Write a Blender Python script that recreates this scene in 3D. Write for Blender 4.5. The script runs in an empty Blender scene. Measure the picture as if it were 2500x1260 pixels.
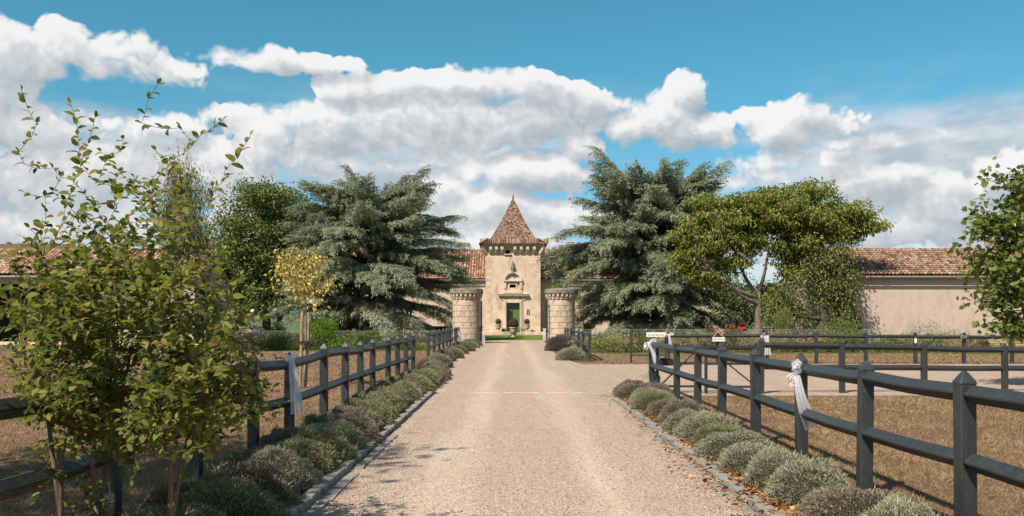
import bpy, math, random
import numpy as np
from mathutils import Vector, Matrix, Quaternion

R = math.radians
scene = bpy.context.scene
col = scene.collection
random.seed(7)
rng = np.random.default_rng(11)

# ------------------------------------------------------------------ camera
F, HZ, CX, CAMZ = 2200.0, 786.0, 1250.0, 1.6      # focal length in photo pixels, horizon row, centre column, eye height
cam_data = bpy.data.cameras.new('camera')
cam_data.sensor_width = 36.0
cam_data.lens = F / 2500.0 * 36.0
cam_data.shift_y = (HZ - 630.0) / 2500.0
cam_data.clip_end = 20000.0
cam = bpy.data.objects.new('camera', cam_data)
col.objects.link(cam)
cam.location = (0, 0, CAMZ)
cam.rotation_euler = (R(90), 0, 0)
scene.camera = cam

# ------------------------------------------------------------------ sky, clouds, sun
SUN_EL, SUN_AZ = R(48), R(38)        # azimuth: to the left of straight behind the camera
to_sun = Vector((-math.sin(SUN_AZ) * math.cos(SUN_EL), -math.cos(SUN_AZ) * math.cos(SUN_EL), math.sin(SUN_EL)))

world = bpy.data.worlds.new('World')
scene.world = world
world.use_nodes = True
wt = world.node_tree
for n in list(wt.nodes):
    wt.nodes.remove(n)


def sock(nt, inp, v):
    if isinstance(v, bpy.types.NodeSocket):
        nt.links.new(v, inp)
    elif v is not None:
        inp.default_value = v


def mth(nt, op, a, b=None, c=None, clamp=False):
    n = nt.nodes.new('ShaderNodeMath')
    n.operation = op
    n.use_clamp = clamp
    for i, v in enumerate((a, b, c)):
        sock(nt, n.inputs[i], v)
    return n.outputs[0]


def vmth(nt, op, a, b=None, scale=None):
    n = nt.nodes.new('ShaderNodeVectorMath')
    n.operation = op
    sock(nt, n.inputs[0], a)
    if b is not None:
        sock(nt, n.inputs[1], b)
    if scale is not None:
        sock(nt, n.inputs['Scale'], scale)
    return n.outputs[0]


def maprange(nt, v, a, b, c=0.0, d=1.0, smooth=True):
    n = nt.nodes.new('ShaderNodeMapRange')
    n.interpolation_type = 'SMOOTHSTEP' if smooth else 'LINEAR'
    for i, x in enumerate((v, a, b, c, d)):
        sock(nt, n.inputs[i], x)
    return n.outputs[0]


def mixcol(nt, f, a, b, blend='MIX'):
    n = nt.nodes.new('ShaderNodeMix')
    n.data_type = 'RGBA'
    n.blend_type = blend
    sock(nt, n.inputs[0], f)
    sock(nt, n.inputs[6], a)
    sock(nt, n.inputs[7], b)
    return n.outputs[2]


def noise(nt, vec, scale, detail=4.0, rough=0.5, dist=0.0, out='Fac', lac=2.0, dim='3D'):
    n = nt.nodes.new('ShaderNodeTexNoise')
    n.noise_dimensions = dim
    n.inputs['Scale'].default_value = scale
    n.inputs['Detail'].default_value = detail
    n.inputs['Roughness'].default_value = rough
    n.inputs['Distortion'].default_value = dist
    n.inputs['Lacunarity'].default_value = lac
    if vec is not None:
        nt.links.new(vec, n.inputs['Vector'])
    return n.outputs[out]


# cumulus banks of this sky: direction (photo pixel), half sizes, weight
BANKS = [
    (40, 135, 125, 78, .95), (175, 112, 78, 62, .95), (275, 142, 125, 66, .95), (420, 170, 95, 44, .75),
    (735, 140, 210, 27, .78), (650, 152, 110, 24, .70),
    (60, 305, 190, 62, .58), (260, 310, 180, 54, .55), (130, 420, 230, 110, .62), (400, 310, 110, 44, .85), (620, 285, 110, 40, .62),
    (480, 420, 200, 90, .66), (330, 530, 240, 70, .6), (60, 560, 120, 45, .85), (560, 520, 130, 60, .9),
    (825, 205, 72, 46, 1.0), (960, 205, 150, 56, 1.0), (1120, 205, 150, 56, 1.0), (1280, 228, 180, 62, .95), (1430, 240, 130, 52, .85),
    (720, 285, 84, 52, 1.1), (660, 340, 110, 90, 1.0), (860, 320, 250, 96, 1.05), (1080, 290, 280, 100, 1.0), (1300, 290, 200, 70, .85), (800, 410, 220, 50, .7), (1000, 390, 180, 40, .62),
    (1105, 155, 46, 22, .6),
    (1690, 232, 66, 64, 1.25), (1615, 290, 140, 84, 1.25), (1690, 330, 130, 66, 1.15), (1525, 310, 72, 60, 1.15), (1760, 320, 80, 55, .8),
    (1930, 322, 104, 72, 1.2), (1975, 285, 68, 58, 1.05), (1860, 300, 90, 40, .72), (2090, 300, 110, 40, .66),
    (1300, 425, 150, 52, 1.1), (1150, 412, 66, 40, 1.0), (1395, 355, 66, 46, 1.0), (1370, 430, 80, 50, .9), (1230, 350, 90, 26, .6),
    (1180, 510, 150, 66, 1.0), (1330, 520, 180, 56, .9), (1080, 470, 120, 60, .8), (1200, 590, 260, 60, .9), (950, 560, 240, 70, .7),
    (1880, 410, 260, 38, .66), (2180, 350, 190, 26, .56), (1780, 460, 200, 40, .6),
    (2180, 470, 130, 62, .92), (2280, 500, 170, 76, .92), (2420, 440, 90, 72, 1.15), (2490, 400, 84, 62, 1.15), (2150, 560, 240, 50, .9), (2380, 560, 180, 60, .9),
    (1700, 560, 300, 90, .7), (2600, 440, 150, 90, 1.0), (2900, 330, 240, 80, .95), (-160, 240, 190, 110, .95), (-460, 420, 300, 120, .9),
]


def cloud_group():
    g = bpy.data.node_groups.new('cloud_density', 'ShaderNodeTree')
    g.interface.new_socket('P', in_out='INPUT', socket_type='NodeSocketVector')
    g.interface.new_socket('D', in_out='OUTPUT', socket_type='NodeSocketFloat')
    g.interface.new_socket('B', in_out='OUTPUT', socket_type='NodeSocketFloat')
    g.interface.new_socket('F', in_out='OUTPUT', socket_type='NodeSocketFloat')
    gi = g.nodes.new('NodeGroupInput')
    go = g.nodes.new('NodeGroupOutput')
    p = gi.outputs[0]
    w = noise(g, p, 7.0, 3.0, 0.55, out='Color', dim='2D')
    w = vmth(g, 'SUBTRACT', w, (0.5, 0.5, 0.5))
    w = vmth(g, 'MULTIPLY', w, (0.06, 0.05, 0.0))
    q = vmth(g, 'ADD', p, w)
    acc = None
    for (cx, cy, rx, ry, s) in BANKS:
        az = math.atan((cx - CX) / F)
        v = (HZ - cy) / F * math.cos(az)
        c = vmth(g, 'SUBTRACT', q, (az, v, 0))
        c = vmth(g, 'DIVIDE', c, (rx / F * 1.04, ry / F * 1.04, 1))
        d = g.nodes.new('ShaderNodeVectorMath')
        d.operation = 'DOT_PRODUCT'
        g.links.new(c, d.inputs[0])
        g.links.new(c, d.inputs[1])
        b = mth(g, 'MULTIPLY_ADD', d.outputs['Value'], -s, s)
        b = mth(g, 'MAXIMUM', b, -0.6)
        acc = b if acc is None else mth(g, 'SMOOTH_MAX', acc, b, 0.12)
    # the rest of the sky dome carries the same broken cumulus
    sep = g.nodes.new('ShaderNodeSeparateXYZ')
    g.links.new(p, sep.inputs[0])
    gen = noise(g, vmth(g, 'MULTIPLY', q, (1.6, 4.2, 1)), 1.3, 3.0, 0.5, dim='2D')
    gen = maprange(g, gen, 0.42, 0.72, -0.6, 1.0, False)
    aa = mth(g, 'ABSOLUTE', sep.outputs[0])
    side = maprange(g, aa, 0.60, 0.78)
    high = maprange(g, sep.outputs[1], 0.40, 0.6)
    other = mth(g, 'MAXIMUM', side, high)
    base = mth(g, 'ADD', mth(g, 'MULTIPLY', acc, mth(g, 'SUBTRACT', 1.0, other)), mth(g, 'MULTIPLY', gen, other))
    # billows
    pv = vmth(g, 'MULTIPLY', q, (1.0, 1.15, 1))
    n1 = noise(g, pv, 13.0, 7.0, 0.60, dim='2D')
    vo = g.nodes.new('ShaderNodeTexVoronoi')
    vo.voronoi_dimensions = '2D'
    vo.feature = 'F1'
    vo.inputs['Scale'].default_value = 24.0
    vo.inputs['Detail'].default_value = 2.0
    vo.inputs['Roughness'].default_value = 0.55
    vo.normalize = True
    w2 = noise(g, p, 38.0, 2.0, 0.5, out='Color', dim='2D')
    q2 = vmth(g, 'ADD', q, vmth(g, 'MULTIPLY', vmth(g, 'SUBTRACT', w2, (0.5, 0.5, 0.5)), (0.022, 0.022, 0.0)))
    g.links.new(q2, vo.inputs['Vector'])
    bil = mth(g, 'SUBTRACT', 0.36, vo.outputs['Distance'])
    vo2 = g.nodes.new('ShaderNodeTexVoronoi')
    vo2.voronoi_dimensions = '2D'
    vo2.inputs['Scale'].default_value = 85.0
    g.links.new(q2, vo2.inputs['Vector'])
    bil = mth(g, 'MULTIPLY_ADD', mth(g, 'SUBTRACT', 0.4, vo2.outputs['Distance']), 0.28, bil)
    d = mth(g, 'MULTIPLY_ADD', mth(g, 'SUBTRACT', n1, 0.5), 1.75, base)
    d = mth(g, 'MULTIPLY_ADD', bil, 1.15, d)
    g.links.new(d, go.inputs[0])
    g.links.new(mth(g, 'MULTIPLY_ADD', mth(g, 'SUBTRACT', noise(g, q, 13.0, 2.0, 0.5, dim='2D'), 0.5), 1.6, base), go.inputs[1])
    g.links.new(bil, go.inputs[2])
    return g


CG = cloud_group()


def cloud(p):
    n = wt.nodes.new('ShaderNodeGroup')
    n.node_tree = CG
    wt.links.new(p, n.inputs[0])
    return n.outputs[0], n.outputs[1], n.outputs[2]


tc = wt.nodes.new('ShaderNodeTexCoord')
sx = wt.nodes.new('ShaderNodeSeparateXYZ')
wt.links.new(tc.outputs['Generated'], sx.inputs[0])
az = mth(wt, 'ARCTAN2', sx.outputs[0], sx.outputs[1])
hor = mth(wt, 'SQRT', mth(wt, 'ADD', mth(wt, 'MULTIPLY', sx.outputs[0], sx.outputs[0]), mth(wt, 'MULTIPLY', sx.outputs[1], sx.outputs[1])))
tv = mth(wt, 'DIVIDE', sx.outputs[2], mth(wt, 'MAXIMUM', hor, 0.02))
cb = wt.nodes.new('ShaderNodeCombineXYZ')
wt.links.new(az, cb.inputs[0])
wt.links.new(tv, cb.inputs[1])
P0 = cb.outputs[0]
D0, B0, F0 = cloud(P0)
D1, B1, F1 = cloud(vmth(wt, 'ADD', P0, (-0.009, 0.016, 0)))
wisp = maprange(wt, noise(wt, P0, 9.0, 3.0, dim='2D'), 0.38, 0.66, 0.20, 0.72)
alpha = maprange(wt, D0, 0.14, mth(wt, 'ADD', wisp, 0.14))
alpha = mth(wt, 'MULTIPLY', alpha, maprange(wt, tv, -0.01, 0.02))
lit_low = mth(wt, 'SUBTRACT', B0, B1)  # cloud self-shading put into the colour: density against a step towards the sun
lit_high = mth(wt, 'SUBTRACT', D0, D1)
fine = noise(wt, P0, 60.0, 6.0, 0.62, dim='2D')
shade = mth(wt, 'MULTIPLY_ADD', lit_low, 0.34, 0.56)
shade = mth(wt, 'MULTIPLY_ADD', lit_high, 0.46, shade)
shade = mth(wt, 'MULTIPLY_ADD', F0, 0.30, shade)
shade = mth(wt, 'MULTIPLY_ADD', mth(wt, 'SUBTRACT', fine, 0.5), 0.30, shade)
shade = mth(wt, 'MULTIPLY_ADD', mth(wt, 'SUBTRACT', noise(wt, P0, 4.0, 3.0, dim='2D'), 0.5), 0.70, shade)
shade = mth(wt, 'MULTIPLY_ADD', mth(wt, 'SUBTRACT', 0.45, mth(wt, 'MINIMUM', D0, 1.4)), 0.14, shade, clamp=True)
ramp = wt.nodes.new('ShaderNodeValToRGB')
ramp.color_ramp.elements[0].position = 0.0
ramp.color_ramp.elements[0].color = (0.40, 0.46, 0.515, 1)
ramp.color_ramp.elements[1].position = 1.0
ramp.color_ramp.elements[1].color = (0.94, 0.93, 0.92, 1)
e = ramp.color_ramp.elements.new(0.36)
e.color = (0.54, 0.575, 0.61, 1)
e = ramp.color_ramp.elements.new(0.64)
e.color = (0.70, 0.71, 0.73, 1)
e = ramp.color_ramp.elements.new(0.82)
e.color = (0.86, 0.85, 0.85, 1)
wt.links.new(shade, ramp.inputs[0])

sky = wt.nodes.new('ShaderNodeTexSky')
sky.sky_type = 'NISHITA'
sky.sun_disc = False
sky.sun_elevation = SUN_EL
sky.sun_rotation = math.atan2(to_sun.x, to_sun.y)
sky.altitude = 100
sky.air_density = 1.0
sky.dust_density = 0.2
sky.ozone_density = 2.0
SKY_STRENGTH = 0.068
tint = mixcol(wt, maprange(wt, tv, 0.0, 0.30), (0.74, 0.92, 1.14, 1), (0.52, 1.25, 1.18, 1))
skyc = mixcol(wt, 1.0, sky.outputs[0], tint, 'MULTIPLY')
cl = vmth(wt, 'SCALE', ramp.outputs[0], scale=10.0)
# thin grey-white layer behind the cumulus, low over the whole horizon
vn = noise(wt, vmth(wt, 'MULTIPLY', P0, (1.0, 3.4, 1)), 3.2, 5.0, 0.55, dim='2D')
veil = mth(wt, 'MULTIPLY', maprange(wt, vn, 0.34, 0.60), maprange(wt, tv, 0.28, 0.17))
veil = mth(wt, 'MULTIPLY', veil, 0.86)
vcol = mixcol(wt, maprange(wt, noise(wt, vmth(wt, 'MULTIPLY', P0, (1.0, 2.6, 1)), 11.0, 5.0, 0.55, dim='2D'), 0.36, 0.66), (4.9, 5.35, 5.75, 1), (8.0, 7.95, 8.0, 1))
skyv = mixcol(wt, veil, skyc, vcol)
final = mixcol(wt, mth(wt, 'MULTIPLY', alpha, 0.96), skyv, cl)
bg = wt.nodes.new('ShaderNodeBackground')
bg.inputs['Strength'].default_value = SKY_STRENGTH
wt.links.new(final, bg.inputs['Color'])
wo = wt.nodes.new('ShaderNodeOutputWorld')
wt.links.new(bg.outputs[0], wo.inputs['Surface'])
world.cycles.sampling_method = 'MANUAL'
world.cycles.sample_map_resolution = 512

sun_data = bpy.data.lights.new('sun', 'SUN')
sun_data.energy = 5.0
sun_data.angle = R(0.53)
sun_data.color = (1.0, 0.89, 0.76)
sun = bpy.data.objects.new('sun', sun_data)
col.objects.link(sun)
sun.rotation_euler = to_sun.to_track_quat('Z', 'Y').to_euler()
sun.location = (-30, -20, 60)

vs = scene.view_settings
vs.view_transform = 'Standard'
vs.look = 'None'
vs.exposure = 0.55
vs.gamma = 1.0
vs.use_curve_mapping = False
scene.render.engine = 'CYCLES'
scene.cycles.max_bounces = 6
scene.cycles.diffuse_bounces = 3
scene.cycles.glossy_bounces = 2
scene.cycles.transmission_bounces = 4
scene.cycles.transparent_max_bounces = 6

# ------------------------------------------------------------------ helpers
def smooth01(t):
    t = max(0.0, min(1.0, t))
    return t * t * (3 - 2 * t)


def gz(x, y):                       # height of the ground: flat, rising a little towards the house
    return 0.23 * smooth01((y - 77.0) / 17.0)


def at(px, py, d):                  # photo pixel + distance -> place
    return Vector(((px - CX) * d / F, d, CAMZ - (py - HZ) * d / F))


def xat(px, d):
    return (px - CX) * d / F


def tag(o, label=None, cat=None, group=None, kind=None):
    if label: o['label'] = label
    if cat: o['category'] = cat
    if group: o['group'] = group
    if kind: o['kind'] = kind
    return o


def wmat(o):
    m = o.matrix_basis.copy()
    if o.parent is not None:
        m = wmat(o.parent) @ o.matrix_parent_inverse @ m
    return m


def link(o, parent=None):
    """children are built in world coordinates (their parent may stand anywhere)"""
    col.objects.link(o)
    if parent is not None:
        o.parent = parent
        o.matrix_parent_inverse = wmat(parent).inverted()
    return o


def copy_tree(o, parent=None):
    c = o.copy()
    col.objects.link(c)
    if parent is not None:
        c.parent = parent
    for ch in o.children:
        copy_tree(ch, c)
    return c


def empty(name, loc=(0, 0, 0), rz=0.0, label=None, cat=None, group=None):
    o = bpy.data.objects.new(name, None)
    o.empty_display_size = 0.2
    link(o)
    o.location = loc
    o.rotation_euler = (0, 0, rz)
    return tag(o, label, cat, group)


class MB:
    """collects geometry for one mesh"""
    def __init__(self):
        self.v = []
        self.f = []
        self.m = []
        self.smooth = False

    def add(self, vs, fs, mi=0):
        b = len(self.v)
        self.v += [tuple(p) for p in vs]
        self.f += [tuple(i + b for i in f) for f in fs]
        self.m += [mi] * len(fs)

    def box(self, c, s, rz=0.0, mi=0, mat=None):
        hx, hy, hz = s[0] / 2, s[1] / 2, s[2] / 2
        vs = [Vector((x * hx, y * hy, z * hz)) for z in (-1, 1) for y in (-1, 1) for x in (-1, 1)]
        m = mat or Matrix.Rotation(rz, 3, 'Z')
        vs = [m @ p + Vector(c) for p in vs]
        self.add(vs, [(0, 2, 3, 1), (4, 5, 7, 6), (0, 1, 5, 4), (2, 6, 7, 3), (0, 4, 6, 2), (1, 3, 7, 5)], mi)

    def tube(self, pts, rad, n=6, cap=True, mi=0):
        pts = [Vector(p) for p in pts]
        if not hasattr(rad, '__len__'):
            rad = [rad] * len(pts)
        vs, fs = [], []
        a = None
        for i, p in enumerate(pts):
            t = (pts[min(i + 1, len(pts) - 1)] - pts[max(i - 1, 0)])
            if t.length < 1e-9:
                t = Vector((0, 0, 1))
            t.normalize()
            if a is None:
                a = t.orthogonal().normalized()
            a = (a - t * a.dot(t))
            if a.length < 1e-6:
                a = t.orthogonal()
            a.normalize()
            b = t.cross(a)
            for k in range(n):
                th = 2 * math.pi * k / n
                vs.append(p + (a * math.cos(th) + b * math.sin(th)) * rad[i])
        for i in range(len(pts) - 1):
            for k in range(n):
                k2 = (k + 1) % n
                fs.append((i * n + k, i * n + k2, (i + 1) * n + k2, (i + 1) * n + k))
        if cap:
            fs.append(tuple(range(n - 1, -1, -1)))
            fs.append(tuple((len(pts) - 1) * n + k for k in range(n)))
        self.add(vs, fs, mi)

    def lathe(self, prof, n=24, c=(0, 0, 0), a0=0.0, a1=2 * math.pi, mi=0, wob=0.0, rnd=None):
        c = Vector(c)
        full = abs(a1 - a0 - 2 * math.pi) < 1e-6
        k = n if full else n + 1
        vs, fs = [], []
        for (r, z) in prof:
            for i in range(k):
                th = a0 + (a1 - a0) * i / n
                rr = r * (1 + (rnd.uniform(-wob, wob) if rnd else 0))
                vs.append(c + Vector((rr * math.cos(th), rr * math.sin(th), z)))
        for j in range(len(prof) - 1):
            for i in range(n):
                i2 = (i + 1) % k
                fs.append((j * k + i, j * k + i2, (j + 1) * k + i2, (j + 1) * k + i))
        self.add(vs, fs, mi)

    def build(self, name, mat, parent=None, smooth=False, bevel=0.0, label=None):
        me = bpy.data.meshes.new(name)
        me.from_pydata(self.v, [], self.f)
        mats = mat if isinstance(mat, (list, tuple)) else [mat]
        for m in mats:
            me.materials.append(m)
        if len(mats) > 1:
            me.polygons.foreach_set('material_index', self.m)
        if smooth:
            me.polygons.foreach_set('use_smooth', [True] * len(me.polygons))
        me.update()
        o = bpy.data.objects.new(name, me)
        link(o, parent)
        if bevel:
            b = o.modifiers.new('bevel', 'BEVEL')
            b.width = bevel
            b.segments = 2
            b.limit_method = 'ANGLE'
        if label: o['label'] = label
        return o


def mesh_obj(name, me, parent=None, loc=None, rot=None, scale=None):
    o = bpy.data.objects.new(name, me)
    link(o, parent)
    if loc is not None: o.location = loc
    if rot is not None: o.rotation_euler = rot
    if scale is not None: o.scale = scale
    return o


def np_mesh(name, V, faces, mat, var=None, uv=None, nper=3):
    """V (n,3), faces (m,nper) int"""
    me = bpy.data.meshes.new(name)
    V = np.ascontiguousarray(V, dtype=np.float32)
    faces = np.ascontiguousarray(faces, dtype=np.int32)
    me.vertices.add(len(V))
    me.vertices.foreach_set('co', V.ravel())
    me.loops.add(faces.size)
    me.loops.foreach_set('vertex_index', faces.ravel())
    me.polygons.add(len(faces))
    me.polygons.foreach_set('loop_start', np.arange(0, faces.size, nper, dtype=np.int32))
    if mat is not None:
        me.materials.append(mat)
    if var is not None:
        at_ = me.attributes.new('var', 'FLOAT', 'POINT')
        at_.data.foreach_set('value', np.ascontiguousarray(var, dtype=np.float32))
    if uv is not None:
        u = me.uv_layers.new(name='UVMap')
        u.data.foreach_set('uv', np.ascontiguousarray(uv[faces.ravel()], dtype=np.float32).ravel())
    me.update()
    me.validate()
    return me


# leaf outlines: (along, across, lift) points and triangles
LEAF = {
    'blade': (np.array([[0, .5, 0], [0, -.5, 0], [1, 0, 0]], float), np.array([[0, 1, 2]])),
    'fold': (np.array([[0, 0, 0], [.45, .5, .10], [1, 0, -.06], [.45, -.5, .10]], float), np.array([[0, 1, 2], [0, 2, 3]])),
    'hornbeam': (np.array([[0, 0, 0], [.33, 0, .03], [.68, 0, .03], [1, 0, -.08], [.18, .36, .08], [.50, .5, .12], [.80, .30, .05],
                           [.18, -.36, .08], [.50, -.5, .12], [.80, -.30, .05]], float),
                 np.array([[0, 4, 1], [1, 4, 5], [1, 5, 2], [2, 5, 6], [2, 6, 3], [0, 1, 7], [1, 8, 7], [1, 2, 8], [2, 9, 8], [2, 3, 9]])),
    'maple': (np.array([[0, 0, 0], [.38, 0, .05], [.05, .34, .02], [.28, .55, -.04], [.42, .28, .05], [.72, .52, -.08], [.70, .18, .03], [1.05, 0, -.10],
                        [.70, -.18, .03], [.72, -.52, -.08], [.42, -.28, .05], [.28, -.55, -.04], [.05, -.34, .02]], float),
              np.array([[0, 2, 1], [2, 3, 4], [2, 4, 1], [4, 5, 6], [4, 6, 1], [6, 7, 8], [6, 8, 1], [8, 9, 10], [8, 10, 1], [10, 11, 12], [10, 12, 1], [12, 0, 1]])),
}


def norm(a):
    return a / np.maximum(np.linalg.norm(a, axis=1, keepdims=True), 1e-9)


def leaf_mesh(name, P, D, N, L, W, mat, shape='fold', var=None):
    """many leaves as one mesh: P base, D direction, N normal hint"""
    P = np.asarray(P, float)
    n = len(P)
    D = norm(np.asarray(D, float))
    N = np.asarray(N, float)
    S = norm(np.cross(D, N))
    N2 = norm(np.cross(S, D))
    L = np.broadcast_to(np.asarray(L, float), (n,))[:, None, None]
    W = np.broadcast_to(np.asarray(W, float), (n,))[:, None, None]
    T, Fc = LEAF[shape]
    k = len(T)
    V = P[:, None, :] + T[None, :, 0:1] * L * D[:, None, :] + T[None, :, 1:2] * W * S[:, None, :] + T[None, :, 2:3] * L * N2[:, None, :]
    faces = (Fc[None] + (np.arange(n) * k)[:, None, None]).reshape(-1, 3)
    if var is None:
        var = rng.random(n)
    uv = np.tile(T[:, :2], (n, 1))
    return np_mesh(name, V.reshape(-1, 3), faces, mat, np.repeat(var, k), uv)


def rand_unit(n):
    return norm(rng.normal(size=(n, 3)))


# ------------------------------------------------------------------ materials
def new_mat(name):
    m = bpy.data.materials.new(name)
    m.use_nodes = True
    nt = m.node_tree
    for n in list(nt.nodes):
        nt.nodes.remove(n)
    out = nt.nodes.new('ShaderNodeOutputMaterial')
    return m, nt, out


def bsdf(nt, color, rough=0.8, spec=0.3, normal=None, metal=0.0):
    b = nt.nodes.new('ShaderNodeBsdfPrincipled')
    sock(nt, b.inputs['Base Color'], color)
    sock(nt, b.inputs['Roughness'], rough)
    b.inputs['Specular IOR Level'].default_value = spec
    b.inputs['Metallic'].default_value = metal
    if normal is not None:
        nt.links.new(normal, b.inputs['Normal'])
    return b.outputs[0]


def bump(nt, h, strength=0.4, dist=0.02):
    b = nt.nodes.new('ShaderNodeBump')
    b.inputs['Strength'].default_value = strength
    b.inputs['Distance'].default_value = dist
    nt.links.new(h, b.inputs['Height'])
    return b.outputs[0]


def coords(nt, kind='Object'):
    t = nt.nodes.new('ShaderNodeTexCoord')
    return t.outputs[kind]


def cramp(nt, fac, stops):
    r = nt.nodes.new('ShaderNodeValToRGB')
    el = r.color_ramp.elements
    while len(el) > 1:
        el.remove(el[-1])
    el[0].position = stops[0][0]
    el[0].color = (*stops[0][1], 1)
    for p, c in stops[1:]:
        e = el.new(p)
        e.color = (*c, 1)
    sock(nt, r.inputs[0], fac)
    return r.outputs[0]


def attr(nt, name='var'):
    a = nt.nodes.new('ShaderNodeAttribute')
    a.attribute_name = name
    return a.outputs['Fac']


def objrand(nt):
    o = nt.nodes.new('ShaderNodeObjectInfo')
    return o.outputs['Random']


def leaf_material(name, stops, src='attr', trans=0.35, rough=0.5, spec=0.35, veins=False, tint=(1.15, 1.2, 0.6)):
    m, nt, out = new_mat(name)
    f = attr(nt) if src == 'attr' else objrand(nt)
    c = cramp(nt, f, stops)
    nrm = None
    if veins:
        uvn = nt.nodes.new('ShaderNodeUVMap')
        sp = nt.nodes.new('ShaderNodeSeparateXYZ')
        nt.links.new(uvn.outputs[0], sp.inputs[0])
        au = mth(nt, 'ABSOLUTE', sp.outputs[1])
        ph = mth(nt, 'MULTIPLY', mth(nt, 'SUBTRACT', sp.outputs[0], mth(nt, 'MULTIPLY', au, 0.65)), 68.0)
        w = mth(nt, 'SINE', ph)
        h = mth(nt, 'MULTIPLY_ADD', w, 0.5, 0.5)
        nrm = bump(nt, h, 0.8, 0.0035)
        c = mixcol(nt, maprange(nt, au, 0.03, 0.0), c, mixcol(nt, 0.5, c, (0.30, 0.32, 0.12, 1)))
    b = bsdf(nt, c, rough, spec, nrm)
    t = nt.nodes.new('ShaderNodeBsdfTranslucent')
    tcl = mixcol(nt, 1.0, c, (*tint, 1), 'MULTIPLY')
    nt.links.new(tcl, t.inputs['Color'])
    mx = nt.nodes.new('ShaderNodeMixShader')
    mx.inputs[0].default_value = trans
    nt.links.new(b, mx.inputs[1])
    nt.links.new(t.outputs[0], mx.inputs[2])
    nt.links.new(mx.outputs[0], out.inputs[0])
    return m


def stone_material(name, base, dark, light, scale=1.0, bumps=0.35, stain=None, rough=0.9):
    m, nt, out = new_mat(name)
    co = coords(nt)
    n1 = noise(nt, co, 1.1 * scale, 6, 0.6)
    n2 = noise(nt, co, 9.0 * scale, 6, 0.65)
    n3 = noise(nt, co, 45.0 * scale, 3, 0.6)
    c = cramp(nt, n1, [(0.30, dark), (0.5, base), (0.72, light)])
    c = mixcol(nt, maprange(nt, n2, 0.35, 0.75, 0.0, 0.55), c, (*[x * 0.72 for x in base], 1))
    c = mixcol(nt, maprange(nt, n3, 0.55, 0.75, 0.0, 0.35), c, (*[x * 0.5 for x in base], 1))
    if stain is not None:
        s = noise(nt, vmth(nt, 'MULTIPLY', co, (2.2, 2.2, 0.55)), 0.9 * scale, 7, 0.68)
        c = mixcol(nt, maprange(nt, s, 0.50, 0.66, 0.0, 0.8), c, (*stain, 1))
    h = mth(nt, 'ADD', mth(nt, 'MULTIPLY', n2, 0.6), mth(nt, 'MULTIPLY', n3, 0.4))
    nt.links.new(bsdf(nt, c, rough, 0.2, bump(nt, h, bumps, 0.03)), out.inputs[0])
    return m


def plain_material(name, c, rough=0.6, spec=0.4, var=0.12, scale=8.0, bumps=0.15, metal=0.0, bd=0.004):
    m, nt, out = new_mat(name)
    co = coords(nt)
    n = noise(nt, co, scale, 5, 0.6)
    n2 = noise(nt, co, scale * 9, 3, 0.6)
    cc = mixcol(nt, n, (*[x * (1 - var) for x in c], 1), (*[min(1, x * (1 + var)) for x in c], 1))
    nt.links.new(bsdf(nt, cc, rough, spec, bump(nt, n2, bumps, bd), metal), out.inputs[0])
    return m


def tile_material(name, stops, src):
    m, nt, out = new_mat(name)
    f = attr(nt) if src == 'attr' else objrand(nt)
    co = coords(nt, 'Object') if src == 'attr' else None
    c = cramp(nt, f, stops)
    g = nt.nodes.new('ShaderNodeNewGeometry')
    n = noise(nt, g.outputs['Position'], 3.2, 6, 0.66)
    n2 = noise(nt, g.outputs['Position'], 22.0, 4, 0.6)
    c = mixcol(nt, maprange(nt, n, 0.48, 0.70, 0.0, 0.55), c, (0.20, 0.15, 0.105, 1))
    c = mixcol(nt, maprange(nt, n2, 0.5, 0.72, 0.0, 0.45), c, (0.42, 0.33, 0.26, 1))
    nt.links.new(bsdf(nt, c, 0.88, 0.2, bump(nt, n2, 0.35, 0.01)), out.inputs[0])
    return m

# ------------------------------------------------------------------ the setting: ground, gravel, beds, lawn, hills
def ground_mat():
    m, nt, out = new_mat('dry_turf')
    g = nt.nodes.new('ShaderNodeNewGeometry')
    p = g.outputs['Position']
    n1 = noise(nt, p, 0.35, 5, 0.6)
    n2 = noise(nt, vmth(nt, 'MULTIPLY', p, (1.0, 0.6, 1)), 3.0, 6, 0.65)
    n3 = noise(nt, p, 60.0, 4, 0.7)
    c = cramp(nt, n2, [(0.30, (0.085, 0.052, 0.029)), (0.46, (0.195, 0.122, 0.070)), (0.66, (0.31, 0.205, 0.122)), (0.82, (0.39, 0.275, 0.17))])
    c = mixcol(nt, maprange(nt, n1, 0.42, 0.62, 0.0, 0.7), c, (0.155, 0.098, 0.056, 1))
    c = mixcol(nt, maprange(nt, n3, 0.40, 0.70, 0.0, 0.55), c, (0.12, 0.08, 0.045, 1))
    # far country beyond the garden is green
    sp = nt.nodes.new('ShaderNodeSeparateXYZ')
    nt.links.new(p, sp.inputs[0])
    far = maprange(nt, sp.outputs[1], 95.0, 120.0)
    c = mixcol(nt, far, c, (0.09, 0.12, 0.06, 1))
    nt.links.new(bsdf(nt, c, 0.95, 0.1, bump(nt, n3, 0.8, 0.03)), out.inputs[0])
    return m


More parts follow.
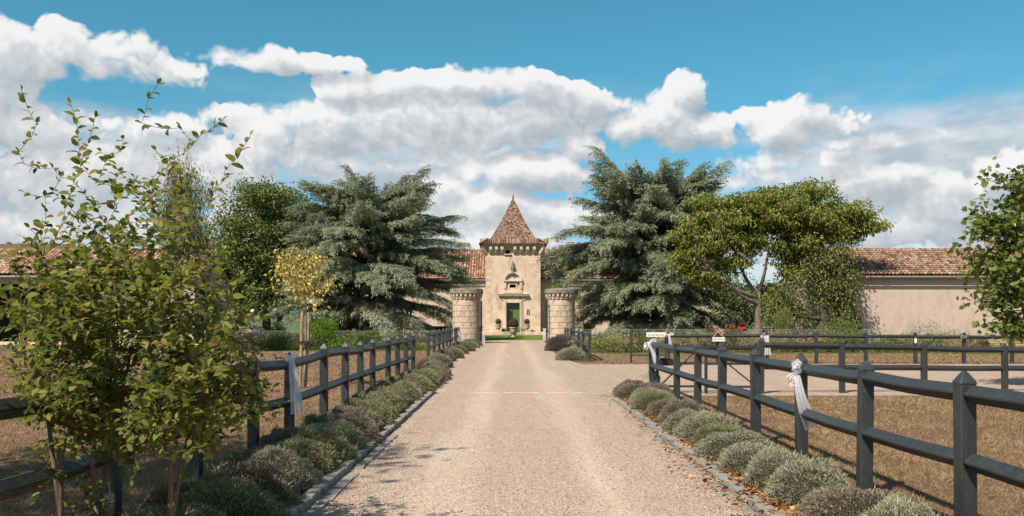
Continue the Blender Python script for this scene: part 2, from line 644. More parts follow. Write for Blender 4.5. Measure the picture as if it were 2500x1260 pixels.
def gravel_mat():
    m, nt, out = new_mat('pale_gravel')
    g = nt.nodes.new('ShaderNodeNewGeometry')
    p = g.outputs['Position']
    v = nt.nodes.new('ShaderNodeTexVoronoi')
    v.inputs['Scale'].default_value = 62.0
    nt.links.new(p, v.inputs['Vector'])
    sp = nt.nodes.new('ShaderNodeSeparateXYZ')
    nt.links.new(v.outputs['Color'], sp.inputs[0])
    c = cramp(nt, sp.outputs[0], [(0.0, (0.181, 0.120, 0.082)), (0.16, (0.362, 0.252, 0.181)), (0.45, (0.488, 0.368, 0.279)), (0.8, (0.560, 0.438, 0.348)), (1.0, (0.687, 0.576, 0.488))])
    c = mixcol(nt, maprange(nt, v.outputs['Distance'], 0.42, 0.78, 0.0, 0.70), c, (0.17, 0.12, 0.085, 1))
    n1 = noise(nt, p, 0.7, 5, 0.6)
    n2 = noise(nt, vmth(nt, 'MULTIPLY', p, (2.6, 0.16, 1)), 1.0, 4, 0.55)
    c = mixcol(nt, maprange(nt, n1, 0.46, 0.72, 0.0, 0.42), c, (0.37, 0.27, 0.20, 1))
    c = mixcol(nt, maprange(nt, n2, 0.52, 0.70, 0.0, 0.35), c, (0.54, 0.445, 0.355, 1))
    # two wheel tracks, packed paler and smoother; looser darker stones between and at the sides
    px_ = nt.nodes.new('ShaderNodeSeparateXYZ')
    nt.links.new(vmth(nt, 'ADD', p, vmth(nt, 'MULTIPLY', vmth(nt, 'SUBTRACT', noise(nt, vmth(nt, 'MULTIPLY', p, (1, .25, 1)), 1.2, 3, .5, out='Color'), (.5, .5, .5)), (.7, 0, 0))), px_.inputs[0])
    tr = None
    for x0 in (-.62, .92):
        q = mth(nt, 'DIVIDE', mth(nt, 'SUBTRACT', px_.outputs[0], x0), .33)
        q = mth(nt, 'MULTIPLY', q, q)
        q = mth(nt, 'SUBTRACT', 1.0, mth(nt, 'MINIMUM', q, 1.0))
        tr = q if tr is None else mth(nt, 'MAXIMUM', tr, q)
    c = mixcol(nt, mth(nt, 'MULTIPLY', tr, .20), c, (0.53, 0.43, 0.345, 1))
    edge = mth(nt, 'MULTIPLY', maprange(nt, mth(nt, 'ABSOLUTE', mth(nt, 'SUBTRACT', px_.outputs[0], .15)), 1.25, 1.85), maprange(nt, noise(nt, p, 2.3, 5, .65), .40, .62))
    c = mixcol(nt, mth(nt, 'MULTIPLY', edge, .32), c, (0.235, 0.165, 0.115, 1))
    h = mth(nt, 'MULTIPLY', mth(nt, 'SUBTRACT', 1.0, v.outputs['Distance']), mth(nt, 'SUBTRACT', 1.0, mth(nt, 'MULTIPLY', tr, .5)))
    nt.links.new(bsdf(nt, c, 0.9, 0.2, bump(nt, h, 0.9, 0.014)), out.inputs[0])
    return m


def soil_mat():
    m, nt, out = new_mat('bed_soil')
    g = nt.nodes.new('ShaderNodeNewGeometry')
    n2 = noise(nt, g.outputs['Position'], 16.0, 6, 0.7)
    c = cramp(nt, n2, [(0.3, (0.045, 0.028, 0.018)), (0.55, (0.13, 0.085, 0.055)), (0.75, (0.26, 0.17, 0.10))])
    nt.links.new(bsdf(nt, c, 0.95, 0.1, bump(nt, n2, 0.9, 0.03)), out.inputs[0])
    return m


def lawn_mat():
    m, nt, out = new_mat('green_lawn')
    g = nt.nodes.new('ShaderNodeNewGeometry')
    n2 = noise(nt, g.outputs['Position'], 2.2, 6, 0.65)
    c = cramp(nt, n2, [(0.3, (0.07, 0.115, 0.022)), (0.55, (0.125, 0.18, 0.035)), (0.75, (0.20, 0.23, 0.06))])
    nt.links.new(bsdf(nt, c, 0.9, 0.1, bump(nt, noise(nt, g.outputs['Position'], 70, 3, 0.6), 0.8, 0.03)), out.inputs[0])
    return m


M_TURF, M_GRAVEL, M_SOIL, M_LAWN = ground_mat(), gravel_mat(), soil_mat(), lawn_mat()


def strip(name, ys, xl, xr, lift, mat, kind='structure', rag=0.0, nx=1):
    """a ground sheet between the x-functions xl and xr, along ys"""
    rr = random.Random(name)
    mb = MB()
    vs, fs = [], []
    for y in ys:
        a, b = xl(y) + rr.uniform(-rag, rag), xr(y) + rr.uniform(-rag, rag)
        for i in range(nx + 1):
            x = a + (b - a) * i / nx
            vs.append((x, y, gz(x, y) + lift))
    k = nx + 1
    for j in range(len(ys) - 1):
        for i in range(nx):
            fs.append((j * k + i, j * k + i + 1, (j + 1) * k + i + 1, (j + 1) * k + i))
    mb.add(vs, fs)
    o = mb.build(name, mat)
    tag(o, kind=kind)
    return o


def frange(a, b, n):
    return [a + (b - a) * i / n for i in range(n + 1)]


yy = [-60, -20, 0, 10, 20, 30, 40, 50, 60, 70, 76] + frange(77, 94, 17) + [96, 110, 130, 200, 400, 900, 2000, 4000, 9000]
strip('ground', yy, lambda y: -9000.0, lambda y: 9000.0, 0.0, M_TURF)


def lerp_tab(tab):
    xs = [t[0] for t in tab]
    vs_ = [t[1] for t in tab]
    return lambda y: float(np.interp(y, xs, vs_))


DR_L = lerp_tab([(-20, -1.74), (20, -1.74), (24, -2.0), (34, -2.35), (60, -2.35), (66, -2.3), (77, -2.5), (80, -7.0), (84, -7.0)])
DR_R = lerp_tab([(-20, 2.05), (18.6, 2.05), (21, 2.4), (33, 2.7), (40, 2.15), (60, 2.3), (66, 2.5), (77, 2.6), (80, 7.0), (84, 7.0)])
strip('gravel_drive', frange(-12, 78.2, 120), DR_L, DR_R, 0.006, M_GRAVEL, rag=0.03, nx=4)
strip('gravel_cross_lane', [19.4, 19.8, 20.4, 22, 24, 26, 28, 30, 32, 33, 33.8], lambda y: 1.6, lambda y: 60.0, 0.010, M_GRAVEL, nx=60, rag=0.02)
strip('house_lawn', frange(78.2, 93.6, 16), lambda y: -26.0, lambda y: 26.0, 0.010, M_LAWN)
strip('planting_bed_soil', frange(-2, 62, 60), lambda y: -3.25 if y < 27 else -3.6, lambda y: DR_L(y) - 0.16, 0.014, M_SOIL, rag=0.04)
strip('border_bed_soil', frange(-2, 20.2, 30), lambda y: 2.22, lambda y: 3.3, 0.016, M_SOIL, rag=0.04)
strip('gate_bed_soil', frange(36.2, 62, 20), lambda y: DR_R(y) + 0.02, lambda y: 3.9, 0.016, M_SOIL, rag=0.08)
strip('flower_border_soil', frange(46.0, 55.0, 8), lambda y: 4.4, lambda y: 40.0, 0.014, M_SOIL, rag=0.2, nx=20)
strip('shrub_border_soil', frange(50.0, 57.0, 8), lambda y: -40.0, lambda y: -4.6, 0.014, M_SOIL, rag=0.2, nx=20)
strip('border_grass_edge', frange(45.2, 46.0, 2), lambda y: 4.4, lambda y: 40.0, 0.018, M_LAWN, rag=0.12, nx=60)
strip('shrub_border_grass_edge', frange(49.3, 50.0, 2), lambda y: -40.0, lambda y: -4.6, 0.018, M_LAWN, rag=0.12, nx=60)

# low wooded hills far off, the bluish haze put into their colour
mh, nt_, o_ = new_mat('far_woodland')
g_ = nt_.nodes.new('ShaderNodeNewGeometry')
n_ = noise(nt_, g_.outputs['Position'], 0.02, 6, 0.65)
nt_.links.new(bsdf(nt_, cramp(nt_, n_, [(0.3, (0.055, 0.085, 0.075)), (0.6, (0.09, 0.13, 0.11)), (0.8, (0.13, 0.165, 0.14))]), 1.0, 0.0), o_.inputs[0])
mb = MB()
ridge = []
for i in range(0, 121):
    x = -4200 + 70 * i
    ridge.append((x, 2600 + 300 * math.sin(i * 0.17), 26 + 9 * math.sin(i * 0.31) + 6 * math.sin(i * 0.77 + 1)))
vs, fs = [], []
for (x, y, h) in ridge:
    vs += [(x, y - 1100, -2), (x, y - 420, h * 0.55), (x, y, h), (x, y + 900, -2)]
for i in range(len(ridge) - 1):
    for k in range(3):
        fs.append((i * 4 + k, (i + 1) * 4 + k, (i + 1) * 4 + k + 1, i * 4 + k + 1))
mb.add(vs, fs)
tag(mb.build('hills', mh, smooth=True), kind='structure')

# ------------------------------------------------------------------ buildings
M_TOWER = stone_material('tower_limestone', (0.61, 0.48, 0.375), (0.48, 0.355, 0.26), (0.69, 0.565, 0.46), 0.8, 0.45, stain=(0.36, 0.27, 0.185))
M_TRIM = stone_material('dressed_limestone', (0.63, 0.495, 0.38), (0.53, 0.40, 0.29), (0.69, 0.57, 0.455), 1.4, 0.25, stain=(0.33, 0.27, 0.20))
M_PILLAR = stone_material('pillar_limestone', (0.51, 0.405, 0.295), (0.40, 0.31, 0.215), (0.58, 0.475, 0.365), 1.6, 0.4, stain=(0.16, 0.135, 0.105))
M_LICHEN = stone_material('lichened_stone', (0.22, 0.19, 0.15), (0.11, 0.10, 0.085), (0.38, 0.33, 0.26), 2.5, 0.8)
M_WING = stone_material('wing_render', (0.52, 0.43, 0.33), (0.45, 0.36, 0.27), (0.58, 0.49, 0.39), 0.7, 0.3)
M_ROUGH = stone_material('roughcast_render', (0.52, 0.415, 0.34), (0.46, 0.36, 0.28), (0.54, 0.44, 0.355), 2.0, 0.9, stain=(0.42, 0.325, 0.25))
M_BARN = stone_material('barn_render', (0.40, 0.34, 0.27), (0.34, 0.28, 0.22), (0.46, 0.39, 0.32), 0.9, 0.5)
M_DARKWOOD = plain_material('dark_timber', (0.045, 0.032, 0.023), 0.8, 0.2, 0.3, 5)
M_GLASS = plain_material('dark_glass', (0.012, 0.014, 0.013), 0.06, 0.6, 0.1, 3, 0.0)
M_DOOR = plain_material('green_door_paint', (0.085, 0.155, 0.045), 0.45, 0.4, 0.1, 4, 0.08)
M_ZINC = plain_material('grey_zinc', (0.20, 0.19, 0.18), 0.5, 0.4, 0.15, 4, 0.1)
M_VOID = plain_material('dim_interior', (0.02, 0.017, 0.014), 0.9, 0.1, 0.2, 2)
M_FRAME = plain_material('pale_window_paint', (0.60, 0.60, 0.56), 0.5, 0.3, 0.06, 5, 0.05)
M_IRON = plain_material('black_iron', (0.018, 0.018, 0.02), 0.5, 0.4, 0.15, 6, 0.2)

TILE_NEW = [(0.0, (0.15, 0.075, 0.05)), (0.22, (0.27, 0.14, 0.09)), (0.6, (0.40, 0.225, 0.15)), (0.85, (0.47, 0.30, 0.215)), (1.0, (0.56, 0.42, 0.32))]
TILE_OLD = [(0.0, (0.108, 0.056, 0.037)), (0.25, (0.192, 0.100, 0.062)), (0.5, (0.268, 0.162, 0.106)), (0.85, (0.320, 0.230, 0.168)), (0.95, (0.371, 0.293, 0.230)), (1.0, (0.320, 0.100, 0.043))]
M_TN_A, M_TN_O = tile_material('terracotta_tiles', TILE_NEW, 'attr'), tile_material('terracotta_tile', TILE_NEW, 'obj')
M_TO_A, M_TO_O = tile_material('weathered_tiles', TILE_OLD, 'attr'), tile_material('weathered_tile', TILE_OLD, 'obj')


def facade(mb, x0, x1, z0, z1, y, openings, depth=0.3, mi=0):
    """wall face towards -y with recessed openings (x0, x1, z0, z1)"""
    xs = sorted({x0, x1, *[o[0] for o in openings], *[o[1] for o in openings]})
    zs = sorted({z0, z1, *[o[2] for o in openings], *[o[3] for o in openings]})
    for a, b in zip(xs, xs[1:]):
        for c, d in zip(zs, zs[1:]):
            mx_, mz_ = (a + b) / 2, (c + d) / 2
            if any(o[0] < mx_ < o[1] and o[2] < mz_ < o[3] for o in openings):
                continue
            mb.add([(a, y, c), (b, y, c), (b, y, d), (a, y, d)], [(0, 1, 2, 3)], mi)
    for (a, b, c, d) in openings:
        v = [(a, y, c), (b, y, c), (b, y, d), (a, y, d), (a, y + depth, c), (b, y + depth, c), (b, y + depth, d), (a, y + depth, d)]
        mb.add(v, [(0, 4, 5, 1), (1, 5, 6, 2), (2, 6, 7, 3), (3, 7, 4, 0)], mi)


def tile_geometry(pitch, course):
    """one canal tile, axis +y uphill, arch up +z"""
    n = 5
    r0, r1, t = pitch * 0.47, pitch * 0.40, 0.018
    L = course * 1.18
    vs, fs = [], []
    for (r, y, dz) in ((r0, 0.0, 0.06), (r1, L, 0.0), (r0 - t, 0.0, 0.06)):
        for i in range(n + 1):
            th = math.pi * i / n
            vs.append((-r * math.cos(th), y, r * math.sin(th) * 0.82 + dz))
    k = n + 1
    for i in range(n):
        fs.append((i, i + 1, k + i + 1, k + i))
        fs.append((2 * k + i, 2 * k + i + 1, i + 1, i))
    return vs, fs


def tile_roof(parent, O, U, S, ncol, nrow, pitch, course, m_attr, m_obj, n_single=0, score=None, seed=1, name='roof_tile'):
    """rows of canal tiles from the eave O along U, uphill S; the best n_single are objects of their own"""
    rr = random.Random(seed)
    O, U, S = Vector(O), Vector(U).normalized(), Vector(S).normalized()
    N = U.cross(S)
    B = Matrix((U, S, N)).transposed()
    vs, fs = tile_geometry(pitch, course)
    tiles = []
    for i in range(ncol):
        jx = rr.uniform(-0.012, 0.012)
        for j in range(nrow):
            p = O + U * ((i + 0.5) * pitch + jx) + S * (j * course + rr.uniform(-0.02, 0.02)) + N * 0.02
            rot = Matrix.Rotation(rr.uniform(-0.035, 0.035), 3, 'Z') @ Matrix.Rotation(0.045 + rr.uniform(-0.02, 0.02), 3, 'X')
            tiles.append((p, B @ rot))
    order = sorted(range(len(tiles)), key=lambda q: -(score(tiles[q][0]) if score else 0))
    single, rest = set(order[:n_single]), order[n_single:]
    me = bpy.data.meshes.new(name)
    me.from_pydata(vs, [], fs)
    me.materials.append(m_obj)
    me.update()
    for q in single:
        o = bpy.data.objects.new(name, me)
        link(o, parent)
        p, m = tiles[q]
        o.matrix_basis = Matrix.Translation(p) @ m.to_4x4()
    if rest:
        V = np.array(vs)
        allV, var = [], []
        for q in rest:
            p, m = tiles[q]
            allV.append(V @ np.array(m).T + np.array(p))
            var += [rr.random()] * len(V)
        Fc = np.array(fs)
        faces = (Fc[None] + (np.arange(len(rest)) * len(V))[:, None, None]).reshape(-1, 4)
        me2 = np_mesh('tiles', np.concatenate(allV), faces, m_attr, np.array(var), nper=4)
        tag(mesh_obj('tiles', me2, parent), kind='stuff')


def slab(mb, a, b, c, d, t, mi=0):
    """quad abcd thickened downwards along its normal"""
    a, b, c, d = map(Vector, (a, b, c, d))
    n = (b - a).cross(d - a).normalized() * t
    mb.add([a, b, c, d, a - n, b - n, c - n, d - n], [(0, 1, 2, 3), (7, 6, 5, 4), (0, 4, 5, 1), (1, 5, 6, 2), (2, 6, 7, 3), (3, 7, 4, 0)], mi)


# ---------------- the manor with its entrance tower
TY, TS = 96.0, F / 96.0
tz = lambda py: CAMZ + (HZ - py) / TS
tx = lambda px: (px - CX) / TS
manor = empty('stone_manor', (0.1, 98.95, 0.2), 0, 'pale stone manor with a tall tiled pyramid roof over its entrance tower', 'manor')
tw0, tw1 = tx(1185.5), tx(1319.5)
door_o = (tx(1236), tx(1269), 0.55, tz(739.5))
win_o = (tx(1234), tx(1245), tz(620), tz(610))
nich_o = (tx(1244), tx(1259.5), tz(702.5), tz(694.5))
slit_o = [(tx(1287), tx(1289.6), tz(770), tz(755.5)), (tx(1290.8), tx(1293.4), tz(770), tz(755.5))]
mb = MB()
facade(mb, tw0, tw1, 0.2, 9.62, TY, [door_o, win_o, nich_o] + slit_o, 0.42)
yb = TY + 5.9
mb.add([(tw0, TY, .2), (tw0, yb, .2), (tw0, yb, 9.62), (tw0, TY, 9.62), (tw1, TY, .2), (tw1, yb, .2), (tw1, yb, 9.62), (tw1, TY, 9.62)],
       [(1, 0, 3, 2), (4, 5, 6, 7), (5, 1, 2, 6)])
mb.build('tower_wall', M_TOWER, manor)
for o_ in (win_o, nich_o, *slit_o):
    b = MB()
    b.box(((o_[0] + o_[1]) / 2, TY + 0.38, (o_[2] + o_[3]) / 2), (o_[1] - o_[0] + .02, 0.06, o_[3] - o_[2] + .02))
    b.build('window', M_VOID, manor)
# cornice under the roof and its corbels
mb = MB()
cxm = (tw0 + tw1) / 2
cym = TY + 2.95
for (hw, za, zb) in ((3.28, 9.62, 9.74), (3.40, 9.74, 9.82)):
    mb.box((cxm, cym, (za + zb) / 2), (hw * 2, hw * 2, zb - za))
mb.build('cornice', M_TRIM, manor)
cor = MB()
prof = [(0, 9.63), (0.48, 9.63), (0.48, 9.36), (0.42, 9.22), (0.28, 9.14), (0.26, 9.0), (0.14, 8.88), (0.0, 8.84)]
k = len(prof)
vs = [(-0.16, -p, z) for p, z in prof] + [(0.16, -p, z) for p, z in prof]
cor.add(vs, [tuple(range(k)), tuple(range(2 * k - 1, k - 1, -1))] + [(i + 1, i, i + k, i + 1 + k) for i in range(k - 1)])
c0 = cor.build('corbel', M_TRIM, manor)
c0.location = (tx(1198), TY + 0.01, 0)
for px in (1212, 1225.5, 1257, 1272.5, 1288, 1304):
    c = c0.copy()
    link(c, manor)
    c.location = (tx(px), TY + 0.01, 0)
for (x, y, rz) in ((tw0 + .05, TY + .05, R(-45)), (tw1 - .05, TY + .05, R(45))):
    c = c0.copy()
    link(c, manor)
    c.location = (x, y, 0)
    c.rotation_euler = (0, 0, rz)
    c.scale = (1.1, 1.25, 1)
for s_, xx in ((-1, tw0), (1, tw1)):
    for q in range(6):
        c = c0.copy()
        link(c, manor)
        c.location = (xx - s_ * .01, TY + 0.55 + q * 0.95, 0)
        c.rotation_euler = (0, 0, s_ * R(90))
# roof
mr, nt, out = new_mat('flat_clay_tiles')
g = nt.nodes.new('ShaderNodeNewGeometry')
sp = nt.nodes.new('ShaderNodeSeparateXYZ')
nt.links.new(g.outputs['Position'], sp.inputs[0])
cbn = nt.nodes.new('ShaderNodeCombineXYZ')
nt.links.new(mth(nt, 'ADD', sp.outputs[0], sp.outputs[1]), cbn.inputs[0])
nt.links.new(sp.outputs[2], cbn.inputs[1])
br = nt.nodes.new('ShaderNodeTexBrick')
nt.links.new(cbn.outputs[0], br.inputs['Vector'])
br.inputs['Scale'].default_value = 1.0
br.inputs['Brick Width'].default_value = 0.17
br.inputs['Row Height'].default_value = 0.122
br.inputs['Mortar Size'].default_value = 0.008
br.inputs['Color1'].default_value = (0.0, 0, 0, 1)
br.inputs['Color2'].default_value = (1, 1, 1, 1)
br.inputs['Mortar'].default_value = (0, 0, 0, 1)
bc = cramp(nt, br.outputs['Color'], [(0.0, (0.07, 0.035, 0.026)), (0.3, (0.15, 0.08, 0.055)), (0.6, (0.25, 0.16, 0.115)), (1.0, (0.36, 0.27, 0.20))])
nn = noise(nt, g.outputs['Position'], 1.3, 5, 0.65)
n4 = noise(nt, g.outputs['Position'], 5.5, 4, 0.6)
bc = mixcol(nt, maprange(nt, nn, 0.5, 0.68, 0.0, 0.75), bc, (0.115, 0.05, 0.032, 1))
bc = mixcol(nt, maprange(nt, n4, 0.55, 0.72, 0.0, 0.6), bc, (0.33, 0.24, 0.16, 1))
nt.links.new(bsdf(nt, bc, 0.9, 0.2, bump(nt, n4, 0.5, 0.03)), out.inputs[0])
hw = lerp_tab([(9.84, 3.30), (10.1, 2.92), (10.35, 2.60), (10.52, 2.43), (11.3, 1.94), (12.1, 1.48), (13.5, 0.80), (15.15, 0.04)])
mb = MB()
nC = 44
for i in range(nC):
    z0, z1 = 9.84 + (15.15 - 9.84) * i / nC, 9.84 + (15.15 - 9.84) * (i + 1) / nC
    a, b = hw(z0) + 0.03, hw(z1) + 0.008
    lo = [(cxm + sx_ * a, cym + sy_ * a, z0) for sx_, sy_ in ((-1, -1), (1, -1), (1, 1), (-1, 1))]
    hi = [(cxm + sx_ * b, cym + sy_ * b, z1) for sx_, sy_ in ((-1, -1), (1, -1), (1, 1), (-1, 1))]
    un = [(cxm + sx_ * (a - .05), cym + sy_ * (a - .05), z0) for sx_, sy_ in ((-1, -1), (1, -1), (1, 1), (-1, 1))]
    mb.add(lo + hi + un, [(q, (q + 1) % 4, 4 + (q + 1) % 4, 4 + q) for q in range(4)] + [(8 + q, 8 + (q + 1) % 4, (q + 1) % 4, q) for q in range(4)])
troof = mb.build('tower_roof', mr, manor)
# flared skirt of canal tiles round the eave
tv_, tf_ = tile_geometry(0.215, 1.0)
A, var = [], []
rr = random.Random(5)
for side in range(4):
    rz = side * math.pi / 2
    for i in range(34):
        u = -3.55 + 0.215 * (i + .5)
        m = Matrix.Rotation(rz, 3, 'Z') @ Matrix.Rotation(R(35), 3, 'X') @ Matrix.Rotation(rr.uniform(-.05, .05), 3, 'Z')
        p = Matrix.Rotation(rz, 3, 'Z') @ Vector((u, -3.58, 9.80)) + Vector((cxm, cym, 0))
        A.append(np.array(tv_) @ np.array(m).T + np.array(p))
        var += [rr.random() * 0.75] * len(tv_)
Fc = np.array(tf_)
me = np_mesh('eave_tiles', np.concatenate(A), (Fc[None] + (np.arange(len(A)) * len(tv_))[:, None, None]).reshape(-1, 4), M_TO_A, np.array(var), nper=4)
tag(mesh_obj('eave_tiles', me, troof), kind='stuff')
mb = MB()
mb.lathe([(0.10, 15.08), (0.13, 15.2), (0.08, 15.35), (0.12, 15.5), (0.04, 15.62), (0.0, 15.75)], 8, (cxm, cym, 0))
mb.build('finial', M_LICHEN, troof, smooth=True)
# door surround, cornice, niche
mb = MB()
dx0, dx1, dz1 = door_o[0], door_o[1], door_o[3]
for k_, (w, p) in enumerate(((0.30, 0.10), (0.20, 0.15), (0.10, 0.20))):
    for sx_, xx in ((-1, dx0), (1, dx1)):
        mb.box((xx + sx_ * (w / 2 + 0.0), TY - p / 2 + 0.002 * k_, (0.55 + dz1) / 2), (w, p, dz1 - 0.55))
    mb.box(((dx0 + dx1) / 2, TY - p / 2 + 0.002 * k_, dz1 + w / 2 + .001), (dx1 - dx0 + 2 * w, p, w))
ds = mb.build('door_surround', M_TRIM, manor)
mb = MB()
a_, b_ = tx(1217), tx(1289)
for (ex, p, za, zb) in ((-0.28, 0.08, tz(733), tz(726)), (-0.08, 0.20, tz(726), tz(722.5)), (0.02, 0.34, tz(722.5), tz(719)), (0.06, 0.42, tz(719), tz(717))):
    mb.box(((a_ + b_) / 2, TY - p / 2, (za + zb) / 2), (b_ - a_ + 2 * ex, p, zb - za))
mb.build('door_cornice', [M_TRIM], manor)
mb = MB()
na, nb, nzb, nzs = tx(1229.5), tx(1275), tz(715), tz(687)
ncx, nr = (na + nb) / 2, (nb - na) / 2
mb.box((ncx, TY - 0.05, (nzb + tz(705)) / 2), (nb - na, 0.10, tz(705) - nzb))
for sx_ in (-1, 1):
    mb.box((ncx + sx_ * (nr - 0.14), TY - 0.09, (tz(705) + nzs) / 2), (0.28, 0.18, nzs - tz(705)))
mb.box((ncx, TY - 0.14, nzs + 0.06), (nb - na + 0.06, 0.28, 0.14))
mb.build('niche', M_TRIM, manor)
mb = MB()
n_ = 14
for (r_o, r_i, p) in ((nr + .02, nr - .16, 0.26), (nr - .16, nr - .28, 0.16)):
    pts = []
    for i in range(n_ + 1):
        th = math.pi * i / n_
        c_, s_ = math.cos(th), math.sin(th) * 0.86
        pts.append([(ncx + r_o * c_, TY - p, nzs + .13 + r_o * s_), (ncx + r_i * c_, TY - p, nzs + .13 + r_i * s_),
                    (ncx + r_o * c_, TY + .02, nzs + .13 + r_o * s_), (ncx + r_i * c_, TY + .02, nzs + .13 + r_i * s_)])
    flat = [q for s4 in pts for q in s4]
    fs = []
    for i in range(n_):
        a, b = 4 * i, 4 * i + 4
        fs += [(a, a + 1, b + 1, b), (a, b, b + 2, a + 2), (a + 1, a + 3, b + 3, b + 1)]
    mb.add(flat, fs)
mb.build('arch', M_TRIM, manor)
mb = MB()
for (sx_) in (-1, 1):
    mb.box(((nich_o[0] + nich_o[1]) / 2 + sx_ * ((nich_o[1] - nich_o[0]) / 2 + .07), TY - .05, (nich_o[2] + nich_o[3]) / 2), (.14, .1, nich_o[3] - nich_o[2] + .28))
for zz in (nich_o[2] - .07, nich_o[3] + .07):
    mb.box(((nich_o[0] + nich_o[1]) / 2, TY - .048, zz), (nich_o[1] - nich_o[0], .1, .139))
mb.build('window_frame', M_TRIM, manor)
mb = MB()
mb.box((tx(1239.5), TY - .08, win_o[2] - .05), (win_o[1] - win_o[0] + .3, .16, .1))
mb.build('window_sill', M_TRIM, manor)
mb = MB()          # carved figure on the arch
zf = tz(669)
mb.lathe([(0.22, zf), (0.24, zf + .12), (0.15, zf + .2), (0.20, zf + .42), (0.25, zf + .62), (0.20, zf + .86), (0.11, zf + .95), (0.15, zf + 1.08), (0.12, zf + 1.22), (0.03, zf + 1.34), (0, zf + 1.36)], 10, (tx(1252), TY - .12, 0), wob=0.08, rnd=random.Random(3))
mb.build('carved_figure', M_LICHEN, manor, smooth=True)
# door
door = MB()
dm = (dx0 + dx1) / 2
ztr = tz(757.5)
door.box((dm, TY + .36, ztr), (dx1 - dx0, .10, .12))
door.box((dm, TY + .36, dz1 - .05), (dx1 - dx0, .10, .10))
for xx in (dx0 + .05, dx1 - .05):
    door.box((xx, TY + .36, (0.6 + dz1) / 2), (.10, .098, dz1 - .7))
for i in range(1, 6):
    door.box((dx0 + (dx1 - dx0) * i / 6, TY + .36, (ztr + dz1) / 2), (.05, .06, dz1 - ztr - .15))
dobj = door.build('door', M_DOOR, manor)
lf = MB()
lf.box((dm + (dx1 - dm) / 2 - .06, TY + .33, (0.58 + ztr - .07) / 2), (dx1 - dm - .10, .06, ztr - .65))
for zz in (1.15, 2.1):
    lf.box((dm + (dx1 - dm) / 2 - .06, TY + .295, zz), (dx1 - dm - .30, .02, .65))
lf.build('door_leaf', M_DOOR, dobj, bevel=.008)
pn = MB()
pn.box((dm - (dm - dx0) / 2, TY + .40, (0.58 + ztr) / 2), (dm - dx0 - .08, .03, ztr - .62))
pn.build('pane', M_GLASS, dobj)
pn = MB()
pn.box((dm, TY + .40, (dz1 + ztr) / 2), (dx1 - dx0 - .1, .03, dz1 - ztr - .1))
pn.build('pane', M_GLASS, dobj)
st = MB()
st.box((cxm, TY - .55, .375), (7.6, 1.5, .35))
st.build('door_step', M_TRIM, manor, bevel=.02)
for sx_ in (-1, 1):
    st = MB()
    st.box((dm + sx_ * 1.05, TY - .16, .72), (.34, .3, .34))
    st.build('door_plinth', M_LICHEN, manor, bevel=.03)


# blocks of bare stone showing through the old render of the tower
rr = random.Random(61)
M_BLOCK = stone_material('bare_stone_block', (0.55, 0.415, 0.30), (0.46, 0.33, 0.23), (0.62, 0.485, 0.37), 2.2, 0.6)
for i in range(46):
    side_ = rr.choice((-1, 1, 0))
    w_, h_ = rr.uniform(.35, .95), rr.uniform(.24, .36)
    x_ = {-1: tw0 + w_ / 2 + rr.choice((.02, .02, rr.uniform(.1, .5))), 1: tw1 - w_ / 2 - rr.choice((.02, .02, rr.uniform(.1, .5))), 0: rr.uniform(tw0 + .6, tw1 - .6)}[side_]
    z_ = .75 + .33 * rr.randrange(0, 24)
    if abs(x_ - .1) < 1.75 and z_ < 6.6:
        continue
    if z_ > 8.5:
        continue
    b_ = MB()
    b_.box((x_, TY + .02, z_), (w_, .05 + rr.uniform(0, .012), h_))
    b_.build('stone_block', M_BLOCK, manor)


def wing(x0, x1, ye, ze, yr, zr, windows, seed):
    w = MB()
    facade(w, x0, x1, 0.15, ze - .12, ye + .35, windows, .25)
    yb_ = 2 * yr - ye - .35
    w.add([(x0, ye + .35, .15), (x0, yb_, .15), (x0, yb_, ze - .12), (x0, yr, zr - .2), (x0, ye + .35, ze - .12)], [(1, 0, 4, 3, 2)])
    w.add([(x1, ye + .35, .15), (x1, yb_, .15), (x1, yb_, ze - .12), (x1, yr, zr - .2), (x1, ye + .35, ze - .12)], [(0, 1, 2, 3, 4)])
    w.build('wing_wall', M_WING, manor)
    for (a, b, c, d) in windows:
        f_ = MB()
        m_ = (a + b) / 2
        for xx in (a + .04, m_, b - .04):
            f_.box((xx, ye + .55, (c + d) / 2), (.07, .06, d - c))
        for zz in (c + .04, (c + d) / 2, d - .04):
            f_.box((m_, ye + .548, zz), (b - a, .06, .07))
        wo_ = f_.build('window', M_FRAME, manor)
        p_ = MB()
        p_.box((m_, ye + .59, (c + d) / 2), (b - a, .02, d - c))
        p_.build('pane', M_GLASS, wo_)
        s_ = MB()
        s_.box((m_, ye + .30, c - .07), (b - a + .3, .3, .12))
        s_.build('sill', M_TRIM, wo_)
    rf = MB()
    slab(rf, (x0 - .1, ye, ze), (x1 + .1, ye, ze), (x1 + .1, yr, zr), (x0 - .1, yr, zr), .12)
    slab(rf, (x0 - .1, yr, zr), (x1 + .1, yr, zr), (x1 + .1, 2 * yr - ye, ze), (x0 - .1, 2 * yr - ye, ze), .12)
    ro = rf.build('wing_roof', M_TN_A, manor)
    S = Vector((0, yr - ye, zr - ze))
    pitch, course = .285, .42
    tile_roof(ro, (x0 - .1, ye - .05, ze - .03), (1, 0, 0), S, int((x1 - x0 + .2) / pitch), int(S.length / course) + 1, pitch, course, M_TN_A, M_TN_O, 0, None, seed, 'roof_tile')
    gt = MB()
    gt.tube([(x0, ye - .12, ze - .12), (x1, ye - .12, ze - .12)], .07, 8)
    gt.build('gutter', M_ZINC, manor)
    return ro


